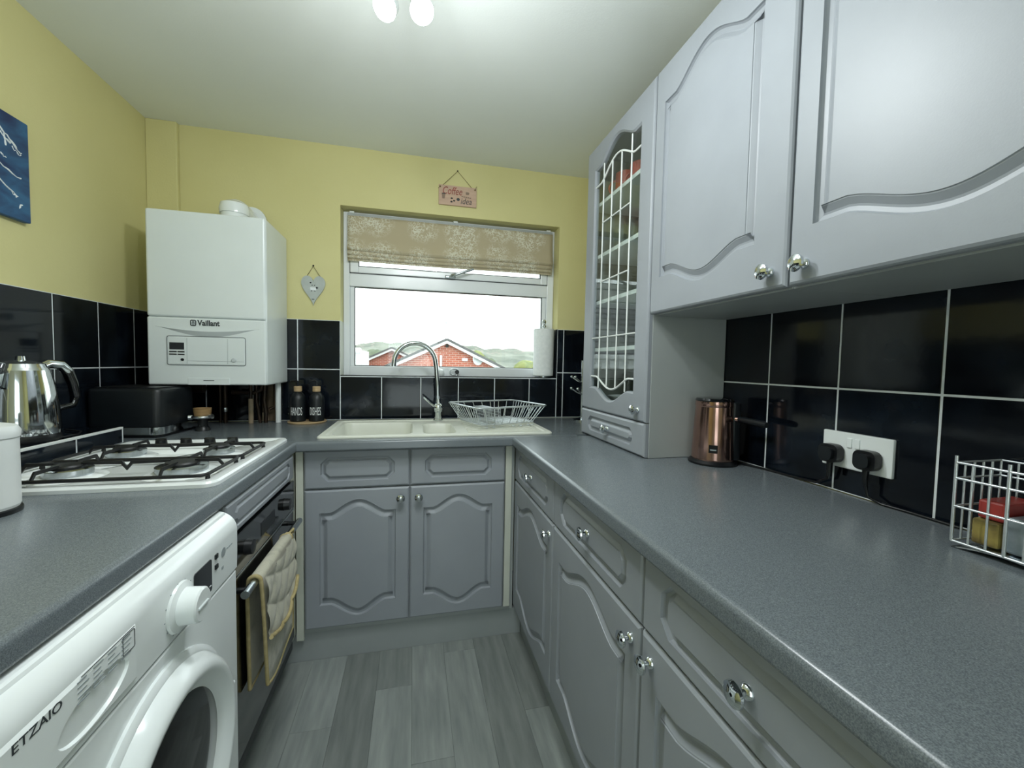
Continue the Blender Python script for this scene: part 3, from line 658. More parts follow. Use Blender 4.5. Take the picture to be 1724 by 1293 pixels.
# ------------------------------------------------------------------ boiler
bX0, bX1, bY, bZ0, bZ1 = -1.069, -0.629, -0.321, 1.109, 1.829
b = thing('boiler', ((bX0 + bX1) / 2, bY / 2, bZ0), 'white wall-hung gas boiler with a grey control panel in the back corner', 'boiler')
G().box(bX0, bX1, bY + 0.012, -0.010, bZ0, bZ1, 0.006, 2).build('casing', 'boiler_white', b)
G().box(bX0 + 0.0005, bX1 - 0.0005, bY, bY + 0.016, 1.3925, bZ1 - 0.0005, 0.008, 3).build('upper_cover', 'boiler_white', b)
lc = G().box(bX0 + 0.0005, bX1 - 0.0005, bY, bY + 0.016, bZ0 + 0.0005, 1.3905, 0.006, 3).build('lower_cover', 'boiler_white', b)
# smile-shaped recess under the badge, made as a shallow scoop that stands off the cover
g = G(); n = 26
top_ = [bX0 + 0.03 + 0.385 * i / n for i in range(n + 1)]
zt_ = lambda x: 1.352 - 0.017 * math.sin(PI * (x - top_[0]) / 0.385)
zl_ = lambda x: 1.352 - 0.040 * math.sin(PI * (x - top_[0]) / 0.385) ** 1.2
R = [g.ring([Vector((x, bY - 0.0003, zt_(x))) for x in top_]), g.ring([Vector((x, bY - 0.008 * math.sin(PI * (x - top_[0]) / 0.385), zt_(x) - 0.001)) for x in top_]), g.ring([Vector((x, bY - 0.0003, zl_(x))) for x in top_])]
g.skin(R, False); g.build('grip_recess', 'boiler_shade', b)
cp = G().box(-0.997, -0.709, bY - 0.0025, bY + 0.002, 1.194, 1.312, 0.004, 2).build('control_panel', 'boiler_white', b)
fr_ = [Vector((p[0], bY - 0.0018, p[1])) for p in rrect(-0.998, -0.708, 1.193, 1.313, 0.008)]
G().tube(fr_, 0.0011, 5, True).build('panel_seam', 'print_dark', cp)
for x in (-0.926, -0.776): G().box(x - 0.0005, x + 0.0005, bY - 0.0032, bY - 0.002, 1.199, 1.306).build('panel_line', 'print_faint', cp)
G().box(-0.925, -0.713, bY - 0.0032, bY - 0.002, 1.2095, 1.2105).build('panel_line', 'print_faint', cp)
G().box(-0.989, -0.936, bY - 0.004, bY - 0.002, 1.257, 1.286, 0.001).build('display', 'black_gloss', cp)
for z in (1.248, 1.237):
    for x0, x1 in ((-0.990, -0.963), (-0.960, -0.935)): G().box(x0, x1, bY - 0.0045, bY - 0.002, z - 0.0025, z + 0.0025, 0.001).build('button', 'black_plastic', cp)
G().lathe((-0.943, bY - 0.0025, 1.215), [(0, 0), (0.006, 0), (0.0055, 0.004), (0, 0.004)], 16, -Y).build('button', 'black_plastic', cp)
G().lathe((-0.753, bY - 0.0025, 1.216), [(0, 0), (0.0095, 0), (0.009, 0.0035), (0.007, 0.005), (0, 0.005)], 20, -Y).build('round_button', 'boiler_shade', cp)
text('badge', 'Vaillant', (-0.888, bY - 0.0005, 1.3585), X, Z, -Y, 0.083, 'print_dark', b, height=0.024, bold=0.03)
fr_ = [Vector((p[0], bY - 0.0012, p[1])) for p in rrect(-0.912, -0.893, 1.3585, 1.3805, 0.004)]
q = G().tube(fr_, 0.0018, 5, True).build('emblem', 'print_dark', b)
G().lathe((-0.9025, bY - 0.0005, 1.3675), [(0, 0), (0.0065, 0), (0.0065, 0.001), (0, 0.001)], 16, -Y).build('emblem_mark', 'print_faint', q)
for dx in (-0.0022, 0.0022): G().box(-0.9025 + dx - 0.0009, -0.9025 + dx + 0.0009, bY - 0.0022, bY - 0.0005, 1.369, 1.377).build('emblem_mark', 'print_dark', q)
G().box(-0.925, -0.770, bY - 0.002, bY + 0.002, bZ0 + 0.001, bZ0 + 0.030, 0.001).build('lower_flap', 'boiler_white', b)
G().box(-0.868, -0.828, bY - 0.0028, bY - 0.0018, bZ0 + 0.018, bZ0 + 0.0205).build('flap_print', 'print_dark', b)
fl = thing('boiler_flue', (-0.80, -0.17, bZ1), 'white flue elbow rising from the top of the boiler', 'flue')
pth = [(-0.80, -0.17, bZ1 + 0.001), (-0.80, -0.17, 1.868)] + [(-0.80, -0.17 + 0.03 * (1 - math.cos(a)), 1.868 + 0.03 * math.sin(a)) for a in [PI / 2 * i / 6 for i in range(1, 7)]] + [(-0.80, -0.012, 1.898)]
G().tube(pth, 0.054, 22).build('elbow', 'white_gloss', fl)
G().lathe((-0.80, -0.17, 1.875), [(0, 0), (0.058, 0), (0.06, 0.02), (0.054, 0.045), (0.03, 0.058), (0, 0.06)], 24).build('elbow_cap', 'white_gloss', fl)
G().lathe((-0.78, -0.03, 1.898), [(0, 0), (0.066, 0), (0.0665, 0.008), (0.061, 0.018), (0, 0.018)], 26, Y).build('collar', 'white_gloss', fl)
# pipes below the boiler
pp = thing('boiler_pipework', (-0.8, -0.08, ZT), 'dark pipes and bare board below the boiler', 'pipework')
def pipe(path, r, mt='pipe_dark', nm='pipe'): return G().tube(path, r, 10).build(nm, mt, pp)
pipe([(-0.892, -0.06, bZ0), (-0.892, -0.06, ZT + 0.001)], 0.009)
pipe([(-0.917, -0.05, bZ0), (-0.917, -0.05, ZT + 0.001)], 0.006)
pipe([(-0.772, -0.085, 1.03), (-0.772, -0.085, ZT + 0.001)], 0.011, 'pipe_tan'); pipe([(-0.772, -0.085, bZ0), (-0.772, -0.085, 1.03)], 0.008)
pipe([(-0.752, -0.07, bZ0 - 0.002), (-0.752, -0.07, 1.02), (-0.742, -0.075, 0.96), (-0.735, -0.075, ZT + 0.001)], 0.0075)
pipe([(-0.715, -0.06, bZ0), (-0.72, -0.065, 1.02), (-0.71, -0.07, 0.96), (-0.712, -0.07, ZT + 0.001)], 0.010)
pipe([(-0.675, -0.05, bZ0), (-0.675, -0.05, 0.99), (-0.70, -0.06, 0.975)], 0.008)
pipe([(-0.86, -0.07, 1.060), (-0.76, -0.07, 1.058), (-0.73, -0.07, 1.075), (-0.725, -0.07, bZ0)], 0.010)
pipe([(-0.656, -0.07, bZ0), (-0.656, -0.07, ZT + 0.001)], 0.013, 'white_gloss', 'waste_pipe')
G().lathe((-0.892, -0.06, 0.965), [(0, 0), (0.012, 0), (0.014, 0.01), (0.012, 0.02), (0, 0.02)], 12).build('pipe_joint', 'steel', pp)
G().lathe((-0.965, -0.16, 1.085), [(0, -0.03), (0.02, -0.03), (0.022, 0.0), (0.02, 0.03), (0, 0.03)], 16, X).build('valve', 'pipe_dark', pp)
G().tube([(-0.965, -0.16, 1.085), (-0.965, -0.16, bZ0)], 0.008, 8).build('pipe', 'pipe_dark', pp)
G().box(-0.745, -0.668, -0.016, -0.0085, ZT + 0.003, bZ0 - 0.002).build('bare_board', 'bare_board', pp)
G().box(-0.745, -0.715, -0.0205, -0.0165, ZT + 0.003, 0.955, 0.001).build('board_patch', 'pipe_tan', pp)

# ------------------------------------------------------------------ soap bottles on a tray
G().lathe((-0.522, -0.075, ZT + 0.0005), [(0, 0), (0.087, 0), (0.090, 0.006), (0.087, 0.010), (0.083, 0.006), (0, 0.006)], 36).build('wooden_tray', 'wood_light', label='round wooden tray under the two black soap bottles', category='tray')
for x, word, lb in ((-0.565, 'HANDS', 'black soap bottle lettered HANDS with a wooden collar'), (-0.479, 'DISHES', 'black soap bottle lettered DISHES with a wooden collar')):
    z0 = ZT + 0.0075
    o = thing('soap_bottle', (x, -0.075, z0), lb, 'bottle', 'black soap bottles by the sink')
    G().lathe((x, -0.075, z0), [(0, 0), (0.034, 0), (0.036, 0.004), (0.036, 0.105), (0.033, 0.125), (0.022, 0.140), (0.014, 0.146), (0.014, 0.15), (0, 0.15)], 28).build('bottle_body', 'black_satin', o)
    G().lathe((x, -0.075, z0 + 0.149), [(0, 0), (0.0185, 0), (0.0185, 0.024), (0.017, 0.026), (0, 0.026)], 24).build('collar', 'wood_light', o)
    G().tube([(x, -0.075, z0 + 0.172), (x, -0.075, z0 + 0.198), (x - 0.008, -0.082, z0 + 0.205), (x - 0.028, -0.10, z0 + 0.203)], 0.0045, 8).build('pump', 'black_satin', o)
    wd = 0.056
    lt = text('lettering', word, (0, 0, 0), X, Z, -Y, wd, 'print_white', None, height=0.040)
    # wrap the letters round the bottle
    me = lt.data; off = lt.location.copy()
    for v in me.vertices:
        p = v.co + off; a = (p.x - wd / 2) / 0.0362 * 0.98; rad = 0.0362 + (0.0006 if p.y < -0.0003 else 0)
        v.co = Vector((x + rad * math.sin(a), -0.075 - rad * math.cos(a), z0 + 0.032 + p.z)) - OFF[o]
    lt.location = (0, 0, 0); lt.parent = o; OFF[lt] = OFF[o]

# ------------------------------------------------------------------ hanging decorations
o = thing('heart_plaque', (-0.507, -0.006, 1.503), 'pale grey wooden heart plaque with sheep hanging beside the boiler', 'plaque')
hp = []
for i in range(48):
    t_ = 2 * PI * i / 48; xx = 16 * math.sin(t_) ** 3; yy = 13 * math.cos(t_) - 5 * math.cos(2 * t_) - 2 * math.cos(3 * t_) - math.cos(4 * t_)
    yy = yy if yy > 0 else yy * 1.28
    hp.append((xx / 16 * 0.057, (yy + 21.8) / 33.5 * 0.150))
hp = hp[::-1]
G().prism(hp, (-0.507, -0.002, 1.503), X, Z, -Y, 0, 0.008).build('heart_board', 'slate_heart', o, sharp=30)
G().tube([(-0.540, -0.006, 1.648), (-0.507, -0.007, 1.704), (-0.472, -0.006, 1.648)], 0.0016, 6).build('string', 'string', o)
G().ico((-0.507, -0.006, 1.706), 0.0045, 2).build('nail', 'black_plastic', o)
def sheep(x, z, s_, flip, mt):
    q = G(); q.box(x - 0.014 * s_, x + 0.014 * s_, -0.0125, -0.0100, z - 0.008 * s_, z + 0.008 * s_, 0.001); bd = q.build('sheep_print', mt, o)
    G().ico((x + flip * 0.017 * s_, -0.0115, z + 0.006 * s_), 0.0055 * s_, 2, (1.2, 0.25, 0.8)).build('head_print', 'black_plastic', bd)
    for dx in (-0.008, 0.008): G().box(x + dx * s_ - 0.002, x + dx * s_ + 0.002, -0.0118, -0.0100, z - 0.013 * s_, z - 0.007 * s_).build('leg_print', 'print_dark', bd)
sheep(-0.507, 1.588, 1.0, 1, 'print_white'); sheep(-0.506, 1.614, 0.75, -1, 'slate_heart')
G().box(-0.514, -0.502, -0.0115, -0.0100, 1.5335, 1.5365).build('heart_print', 'print_dark', o)
o = thing('coffee_sign', (0.224, -0.006, 2.082), 'small pink-brown wooden coffee sign hanging above the blind', 'sign')
G().box(0.121, 0.327, -0.011, -0.003, 2.082, 2.187, 0.001).build('board', 'sign_board', o)
G().tube([(0.14, -0.009, 2.183), (0.222, -0.008, 2.268), (0.308, -0.009, 2.178)], 0.0015, 6).build('string', 'string', o)
G().ico((0.222, -0.006, 2.270), 0.004, 2).build('nail', 'black_plastic', o)
for x in (0.128, 0.318): G().ico((x, -0.012, 2.176), 0.0045, 2).build('knot', 'string', o)
G().tube([(0.318, -0.012, 2.176), (0.327, -0.013, 2.196)], 0.0014, 5).build('string', 'string', o); G().tube([(0.128, -0.012, 2.176), (0.118, -0.012, 2.165)], 0.0014, 5).build('string', 'string', o)
text('lettering', 'Coffee', (0.143, -0.0112, 2.139), X, Z, -Y, 0.105, 'print_red', o, height=0.040, shear=0.25)
text('lettering', 'idea', (0.240, -0.0112, 2.094), X, Z, -Y, 0.060, 'print_dark', o, height=0.032, shear=0.25)
for x, z in ((0.191, 2.119), (0.204, 2.107), (0.190, 2.101)): G().ico((x, -0.0112, z), 0.0058, 2, (1.1, 0.15, 0.8)).build('bean_print', 'black_plastic', o)
G().lathe((0.226, -0.0108, 2.116), [(0.005, 0), (0.0085, 0), (0.0085, 0.001), (0.005, 0.001)], 16, -Y).build('ring_print', 'print_dark', o)
G().prism([(0.266, 2.158), (0.268, 2.146), (0.284, 2.146), (0.287, 2.158)], (0, -0.0110, 0), X, Z, -Y, 0, 0.001).build('cup_print', 'print_brown', o)
G().box(0.268, 0.282, -0.0122, -0.0110, 2.1575, 2.1590).build('cup_print', 'print_dark', o)
G().prism([(0.137, 2.139), (0.140, 2.114), (0.153, 2.114), (0.156, 2.139)], (0, -0.0110, 0), X, Z, -Y, 0, 0.001).build('cup_print', 'print_brown', o)
G().box(0.137, 0.157, -0.0124, -0.0110, 2.1385, 2.1425).build('cup_print', 'print_dark', o)
for k in range(5): G().box(0.244 + k * 0.011, 0.252 + k * 0.011, -0.0120, -0.0110, 2.131 - k * 0.001, 2.137 - k * 0.001).build('small_print', 'print_brown', o)
# blue canvas on the left wall
o = thing('canvas_picture', (XL + 0.012, -0.86, 1.640), 'blue canvas picture with white strokes on the left yellow wall', 'picture')
cy1, cy0 = -0.657, -1.06
G().box(XL + 0.002, XL + 0.022, cy0, cy1, 1.640, 1.948, 0.003).build('canvas', 'canvas_blue', o)
random.seed(11)
def stroke(pts, r, nm='brush_stroke', mt='print_white'): G().tube([(XL + 0.0222, y, z) for y, z in pts], r, 5).build(nm, mt, o)
for (ya, za, yb_, zb) in ((-0.80, 1.912, -0.72, 1.86), (-0.76, 1.90, -0.70, 1.862), (-0.72, 1.866, -0.684, 1.846), (-0.715, 1.852, -0.686, 1.838), (-0.80, 1.805, -0.69, 1.765), (-0.80, 1.765, -0.705, 1.712), (-0.722, 1.715, -0.702, 1.706), (-0.752, 1.82, -0.735, 1.81), (-0.699, 1.676, -0.688, 1.690), (-0.74, 1.885, -0.735, 1.845), (-0.90, 1.90, -0.82, 1.87), (-0.95, 1.80, -0.85, 1.83)):
    n = 8; pts = [(ya + (yb_ - ya) * i / n, za + (zb - za) * i / n + random.uniform(-0.004, 0.004)) for i in range(n + 1)]
    stroke(pts, [random.uniform(0.0008, 0.0028) for _ in pts])

# ------------------------------------------------------------------ hob
hx0, hx1, hy0, hy1 = -0.982, -0.468, -1.198, -0.588
hb = thing('gas_hob', (-0.72, -0.89, ZT), 'white enamel four-burner gas hob with black pan supports', 'hob')
g = G(); pl = rrect(hx0, hx1, hy0, hy1, 0.03)
R = [g.ring([(p[0], p[1], z) for p in q]) for q, z in ((pl, ZT + 0.0005), (pl, ZT + 0.009), (offset_poly(pl, 0.004), ZT + 0.014), (offset_poly(pl, 0.03), ZT + 0.014), (offset_poly(pl, 0.036), ZT + 0.010))]
g.skin(R, True, True, True); g.build('hob_plate', 'enamel_white', hb)
zb = ZT + 0.010
for x, y, r in ((-0.590, -1.080, 0.056), (-0.595, -0.858, 0.041), (-0.835, -1.080, 0.046), (-0.840, -0.858, 0.046)):
    k = G().lathe((x, y, zb + 0.0005), [(0, 0), (r + 0.028, 0), (r + 0.020, 0.004), (r + 0.006, 0.006), (0, 0.006)], 30).build('burner_dish', 'enamel_white', hb)
    G().lathe((x, y, zb + 0.006), [(0, 0), (r, 0), (r + 0.001, 0.016), (r - 0.004, 0.018), (0, 0.018)], 32).build('burner_ring', 'steel', k)
    G().lathe((x, y, zb + 0.0235), [(0, 0), (r * 0.66, 0), (r * 0.68, 0.005), (r * 0.62, 0.009), (0, 0.010)], 32).build('burner_cap', 'cast_iron', k)
for ya, yb_ in ((-1.180, -0.972), (-0.966, -0.752)):
    gr = G().tube([(p[0], p[1], zb + 0.016) for p in rrect(hx0 + 0.03, hx1 - 0.028, ya, yb_, 0.02, 3)], 0.0045, 8, True).build('pan_support', 'cast_iron', hb)
    yc = (ya + yb_) / 2
    for xc in (-0.590, -0.838):
        for sx, sy in ((1, 0), (-1, 0), (0, 1), (0, -1)):
            ex = xc + sx * (0.094 if sx * (xc + 0.715) > 0 else 0.124); ey = yc + sy * (yb_ - ya) / 2
            px_, py_ = xc + sx * 0.028, yc + sy * 0.028
            q = G(); d_ = Vector((px_ - ex, py_ - ey, 0)).normalized(); nrm = Vector((-d_.y, d_.x, 0)); L_ = (Vector((px_, py_, 0)) - Vector((ex, ey, 0))).length
            q.prism([(0, 0), (0.012, 0.016), (L_, 0.018), (L_, 0.024), (0.010, 0.025), (0, 0.010)], (ex, ey, zb + 0.012), d_, Z, nrm, -0.0022, 0.0022); q.build('support_finger', 'cast_iron', gr)
    for x in (hx0 + 0.032, hx1 - 0.030):
        for y in (ya + 0.02, yb_ - 0.02): G().lathe((x, y, zb + 0.0005), [(0, 0), (0.006, 0), (0.005, 0.012), (0, 0.012)], 8).build('support_foot', 'cast_iron', gr)
for x in (-0.842, -0.768, -0.696, -0.625):
    k = G().lathe((x, -0.680, zb), [(0, 0), (0.021, 0), (0.021, 0.004), (0.017, 0.007), (0.0155, 0.020), (0.012, 0.023), (0, 0.023)], 20).build('hob_knob', 'black_plastic', hb)
    G().box(x - 0.0165, x + 0.0165, -0.684, -0.676, zb + 0.012, zb + 0.0255, 0.002).build('knob_grip', 'black_plastic', k)

# ------------------------------------------------------------------ oven and front panel
XO = -0.456
ov = thing('oven', (-0.7, -0.92, 0.12), 'black built-in electric oven under the hob beside the washing machine', 'oven')
oy0, oy1 = -1.218, -0.645
G().box(-0.98, XO - 0.002, oy0, oy1, 0.12, ZU - 0.001, 0.001).build('housing', 'carcass', ov)
dr = panel('front_panel', Vector((XO, oy0 + 0.002, 0.779)), Y, Z, X, oy1 - oy0 - 0.004, 0.089, oct_poly(oy1 - oy0 - 0.004, 0.089, 0.05, 0.016, 0.016), ov, prof=[(0, 0), (0.002, -0.004), (0.006, -0.005), (0.009, -0.003), (0.014, 0.0)])
cpn = G().box(XO - 0.001, XO + 0.020, oy0 + 0.003, oy1 - 0.003, 0.668, 0.772, 0.002).build('control_fascia', 'black_gloss', ov)
G().box(XO + 0.0195, XO + 0.0212, -0.99, -0.87, 0.70, 0.74).build('clock_display', 'black_satin', cpn)
for y in (-1.10, -0.76): G().lathe((XO + 0.020, y, 0.718), [(0, 0), (0.021, 0), (0.019, 0.018), (0, 0.02)], 20, X).build('oven_knob', 'black_plastic', cpn)
od = G().box(XO - 0.001, XO + 0.018, oy0 + 0.003, oy1 - 0.003, 0.165, 0.662, 0.003).build('oven_door', 'black_gloss', ov)
G().box(XO + 0.016, XO + 0.0205, oy0 + 0.004, oy1 - 0.004, 0.6600, 0.6665, 0.001).build('trim_line', 'steel', ov)
G().box(XO - 0.001, XO + 0.012, oy0 + 0.003, oy1 - 0.003, 0.120, 0.162, 0.002).build('vent_strip', 'black_satin', ov)
hd_ = G().tube([(-0.408, -1.190, 0.632), (-0.408, -0.688, 0.632)], 0.0105, 14).build('door_handle', 'steel', od)
for y in (-1.165, -0.712): G().tube([(XO + 0.017, y, 0.632), (-0.408, y, 0.632)], 0.008, 8).build('handle_post', 'black_plastic', hd_)
G().box(-0.98, -0.455, -0.643, -0.560, 0.12, ZU - 0.001, 0.001).build('corner_post', 'cream_filler', sc)

# ------------------------------------------------------------------ oven glove draped over the oven handle
mt_ = thing('oven_glove', (-0.40, -0.99, 0.34), 'quilted grey oven glove with yellow binding over the oven handle', 'oven glove')
my0, my1 = -1.125, -0.845
fp = [(-0.4275, 0.330), (-0.4275, 0.45), (-0.4265, 0.60), (-0.4235, 0.632)] + [(-0.408 + 0.0155 * math.cos(a), 0.632 + 0.0155 * math.sin(a)) for a in [PI - PI * i / 10 for i in range(1, 10)]] + [(-0.3925, 0.625), (-0.390, 0.56), (-0.388, 0.46), (-0.386, 0.318)]
def gl(prof, a, b, x=0.0):
    q = pt(prof, b); tp_ = 1 - 0.0 * b
    return Vector((q[0] + x, my0 + (my1 - my0) * a, q[1]))
def drape(prof, nm, mtl, dx=0.0, ins=0.0, th=0.004):
    g = G()
    def f(a, b):
        q = pt(prof, b); frac = max(0.0, min(1.0, (0.64 - q[1]) / 0.3)); front = q[0] > -0.408
        y0_ = my0 + 0.01 * frac; y1_ = my1 - 0.02 * frac if front else my1 - 0.01
        wv = 0.004 * math.sin(a * 5 + 1) * frac * (1 if front else 0.3)
        return Vector((q[0] + dx + wv, y0_ + (y1_ - y0_) * a, q[1] - (0.02 * (abs(a - .5) * 2) ** 2 * -1 if b > 0.98 else 0)))
    g.grid(f, 24, 48); o_ = g.build(nm, mtl, mt_, sharp=80)
    sd = o_.modifiers.new('s', 'SOLIDIFY'); sd.thickness = th; sd.offset = 0; return o_, f
_, ff = drape(fp, 'glove_cloth', 'mitt_cloth')
G().tube([ff(0, i / 48) for i in range(49)], 0.0052, 8).build('binding', 'mitt_trim', mt_); G().tube([ff(1, i / 48) for i in range(49)], 0.0052, 8).build('binding', 'mitt_trim', mt_)
G().tube([ff(i / 24, 1) for i in range(25)], 0.005, 8).build('binding', 'mitt_trim', mt_); G().tube([ff(i / 24, 0) for i in range(25)], 0.005, 8).build('binding', 'mitt_trim', mt_)
# quilted pocket on the outer face with a curved, bound mouth
g = G()
def pk(a, b):
    y = my0 + 0.004 + (my1 - my0 - 0.012) * a; zb_ = 0.472 - 0.045 * math.sin(PI * min(1, a * 1.0)) + 0.035 * a; z = 0.640 + (zb_ - 0.640) * b
    x = -0.3895 + 0.004 * (0.64 - z) / 0.15 + 0.0055
    s1 = abs(math.sin((a * 6.0 + b * 3.6) * PI / 2)) ; s2 = abs(math.sin((a * 2.2 - b * 4.4) * PI / 2))
    return Vector((x + 0.0085 * min(s1, 1) ** 0.5 * min(s2, 1) ** 0.5, y, z))
g.grid(pk, 60, 44); po = g.build('quilted_pocket', 'mitt_cloth', mt_, sharp=80)
G().tube([pk(i / 30, 1) + Vector((0.004, 0, 0)) for i in range(31)], 0.0055, 8).build('binding', 'mitt_trim', mt_)
G().tube([Vector((-0.400, my1 + 0.002, 0.648)), Vector((-0.392, my1 + 0.018, 0.655)), Vector((-0.395, my1 + 0.026, 0.640)), Vector((-0.398, my1 + 0.004, 0.640))], 0.004, 7).build('hanging_loop', 'mitt_trim', mt_)

# ------------------------------------------------------------------ washing machine
WXF = -0.405; wy0, wy1 = -1.842, -1.242
wm = thing('washing_machine', (-0.69, -1.542, 0.0), 'white front-loading washing machine with a dark round door', 'washing machine')
g = G(); g.box(-0.97, WXF - 0.006, wy0, wy1, 0.02, 0.725, 0.008, 3); g.build('cabinet', 'white_gloss', wm)
G().box(-0.97, WXF - 0.02, wy0 + 0.002, wy1 - 0.002, 0.725, 0.867, 0.006, 2).build('top_housing', 'white_gloss', wm)
G().box(WXF - 0.010, WXF - 0.001, wy0 + 0.001, wy1 - 0.001, 0.02, 0.726, 0.004, 2).build('front_plate', 'white_gloss', wm)
# control fascia with a rolled top edge
pf = [(-0.06, 0.0), (0.0, 0.0), (0.0012, 0.04)] + [(-0.043 + 0.0445 * math.cos(a), 0.092 + 0.044 * math.sin(a)) for a in [PI / 2 * i / 10 for i in range(11)]] + [(-0.06, 0.136)]
fa = G().prism(pf, (WXF, 0, 0.731), X, Z, Y, wy0 + 0.001, wy1 - 0.001).build('control_fascia', 'white_gloss', wm)
for zz in (0.7285,): G().box(WXF - 0.02, WXF - 0.0025, wy0 + 0.002, wy1 - 0.002, zz - 0.0015, zz + 0.0022).build('seam', 'print_faint', wm)
xs = WXF + 0.0012
# detergent drawer with its printed chart
scoop = [(0.140 + 0.062 * math.cos(2 * PI * i / 40), 0.036 + 0.027 * math.sin(2 * PI * i / 40) + 0.1 * 0.062 * math.cos(2 * PI * i / 40)) for i in range(40)]
dd = panel('detergent_drawer', Vector((xs - 0.0155, -1.830, 0.738)), Y, Z, X, 0.225, 0.088, scoop, wm, mt='white_gloss', prof=[(0, 0), (0.0015, -0.003), (0.006, -0.010), (0.014, -0.014), (0.020, -0.015)])
random.seed(3)
for j in range(5):
    z = 0.819 - j * 0.0065
    for k in range(4):
        y = -1.715 + k * 0.026; G().box(xs + 0.0030, xs + 0.0040, y - 0.006, y - 0.006 + random.uniform(0.012, 0.022), z - 0.0008, z + 0.0008).build('chart_print', 'print_faint', dd)
fr_ = [Vector((xs + 0.0037, p[0], p[1])) for p in rrect(-1.64, -1.615, 0.795, 0.822, 0.002, 2)]
G().tube(fr_, 0.0006, 4, True).build('chart_print', 'print_dark', dd)
G().tube([(xs + 0.0038, -1.715, 0.823), (xs + 0.0038, -1.615, 0.8245)], 0.0006, 4).build('chart_print', 'print_dark', dd)
text('lettering', 'ETZAIO', (xs + 0.0034, -1.806, 0.8085), Y, Z, X, 0.062, 'print_dark', dd, height=0.011)
# programme dial
dl = G().lathe((xs, -1.487, 0.779), [(0, 0), (0.044, 0), (0.042, 0.004), (0.032, 0.008), (0.030, 0.034), (0.027, 0.037), (0, 0.037)], 36, X).build('programme_dial', 'white_gloss', wm)
G().box(xs + 0.034, xs + 0.040, -1.4885 - 0.018, -1.4885 + 0.018, 0.7765, 0.7815, 0.002).build('dial_grip', 'boiler_shade', dl)
for a in range(11):
    an = 0.2 + a * 0.5; G().box(xs - 0.0002, xs + 0.0008, -1.487 + 0.047 * math.cos(an) - 0.001, -1.487 + 0.047 * math.cos(an) + 0.001, 0.779 + 0.044 * math.sin(an) - 0.001, 0.779 + 0.044 * math.sin(an) + 0.001).build('dial_mark', 'print_faint', dl)
ds = G().prism(rrect(-1.440, -1.372, 0.746, 0.812, 0.006), (xs - 0.001, 0, 0), Y, Z, X, 0, 0.003).build('display', 'black_gloss', wm)
for k in range(5): G().box(xs + 0.0018, xs + 0.0028, -1.428 + k * 0.011, -1.421 + k * 0.011, 0.757, 0.7585).build('display_mark', 'print_white', ds)
for y, z in ((-1.350, 0.806), (-1.350, 0.784)): G().box(xs - 0.001, xs + 0.003, y - 0.006, y + 0.006, z - 0.005, z + 0.005, 0.001).build('button', 'black_satin', wm)
G().lathe((xs, -1.316, 0.800), [(0.0085, 0), (0.010, 0), (0.010, 0.001), (0.0085, 0.001)], 22, X).build('start_ring', 'print_faint', wm)
for k in range(3): G().box(xs - 0.0002, xs + 0.0008, -1.301 + k * 0.011, -1.293 + k * 0.011, 0.799, 0.8015).build('small_print', 'print_faint', wm)
G().box(xs - 0.0002, xs + 0.0008, -1.324, -1.316, 0.764, 0.770).build('small_print', 'print_faint', wm)
# door
wc = (WXF - 0.002, -1.542, 0.478)
dr = G().lathe(wc, [(0.222, 0.0), (0.222, 0.006), (0.214, 0.012), (0.210, 0.012), (0.206, 0.020), (0.198, 0.034), (0.186, 0.040), (0.176, 0.038), (0.166, 0.026), (0.152, 0.018), (0.152, 0.0)], 64, X).build('porthole_door', 'white_gloss', wm, sharp=50)
G().lathe(wc, [(0, 0.002), (0.153, 0.002), (0.153, 0.018), (0.13, 0.022), (0.08, 0.029), (0.0, 0.032)], 48, X).build('door_glass', 'black_gloss', dr)
G().box(WXF + 0.012, WXF + 0.034, -1.362, -1.345, 0.43, 0.53, 0.004).build('door_catch', 'white_gloss', dr)
for y in (wy0 + 0.05, wy1 - 0.05):
    for x in (-0.93, -0.45): G().lathe((x, y, 0.0), [(0, 0), (0.02, 0), (0.018, 0.022), (0, 0.022)], 12).build('foot', 'black_plastic', wm)

# ------------------------------------------------------------------ things on the left worktop and ledge
kt = thing('kettle', (-1.122, -0.812, 0.967), 'polished steel kettle with black handle on the tiled ledge', 'kettle')
kz = 0.9672
G().lathe((-1.122, -0.812, kz), [(0, 0), (0.078, 0), (0.080, 0.008), (0.076, 0.022), (0, 0.022)], 30).build('power_base', 'black_plastic', kt)
G().lathe((-1.122, -0.812, kz + 0.022), [(0, 0), (0.078, 0), (0.079, 0.02), (0.076, 0.08), (0.069, 0.14), (0.060, 0.188), (0.056, 0.196), (0, 0.2)], 36).build('kettle_body', 'chrome', kt)
G().lathe((-1.122, -0.812, kz + 0.217), [(0, 0), (0.055, 0), (0.050, 0.012), (0.030, 0.020), (0.012, 0.022), (0.010, 0.034), (0, 0.036)], 28).build('lid', 'chrome', kt)
G().tube([(-1.115, -0.772, kz + 0.214), (-1.112, -0.735, kz + 0.228), (-1.108, -0.695, kz + 0.226), (-1.104, -0.672, kz + 0.205)], [0.010, 0.014, 0.015, 0.015], 10).build('handle_top', 'chrome', kt)
G().tube([(-1.104, -0.673, kz + 0.208), (-1.102, -0.655, kz + 0.165), (-1.102, -0.646, kz + 0.12), (-1.105, -0.652, kz + 0.092), (-1.112, -0.70, kz + 0.085), (-1.118, -0.738, kz + 0.088)], [0.015, 0.014, 0.013, 0.010, 0.008, 0.007], 10).build('handle', 'black_gloss', kt)
G().prism([(0, 0), (0.035, 0.02), (0.022, 0.045), (0, 0.05)], (-1.122, -0.875, kz + 0.155), -Y, Z, X, -0.018, 0.018).build('spout', 'chrome', kt)
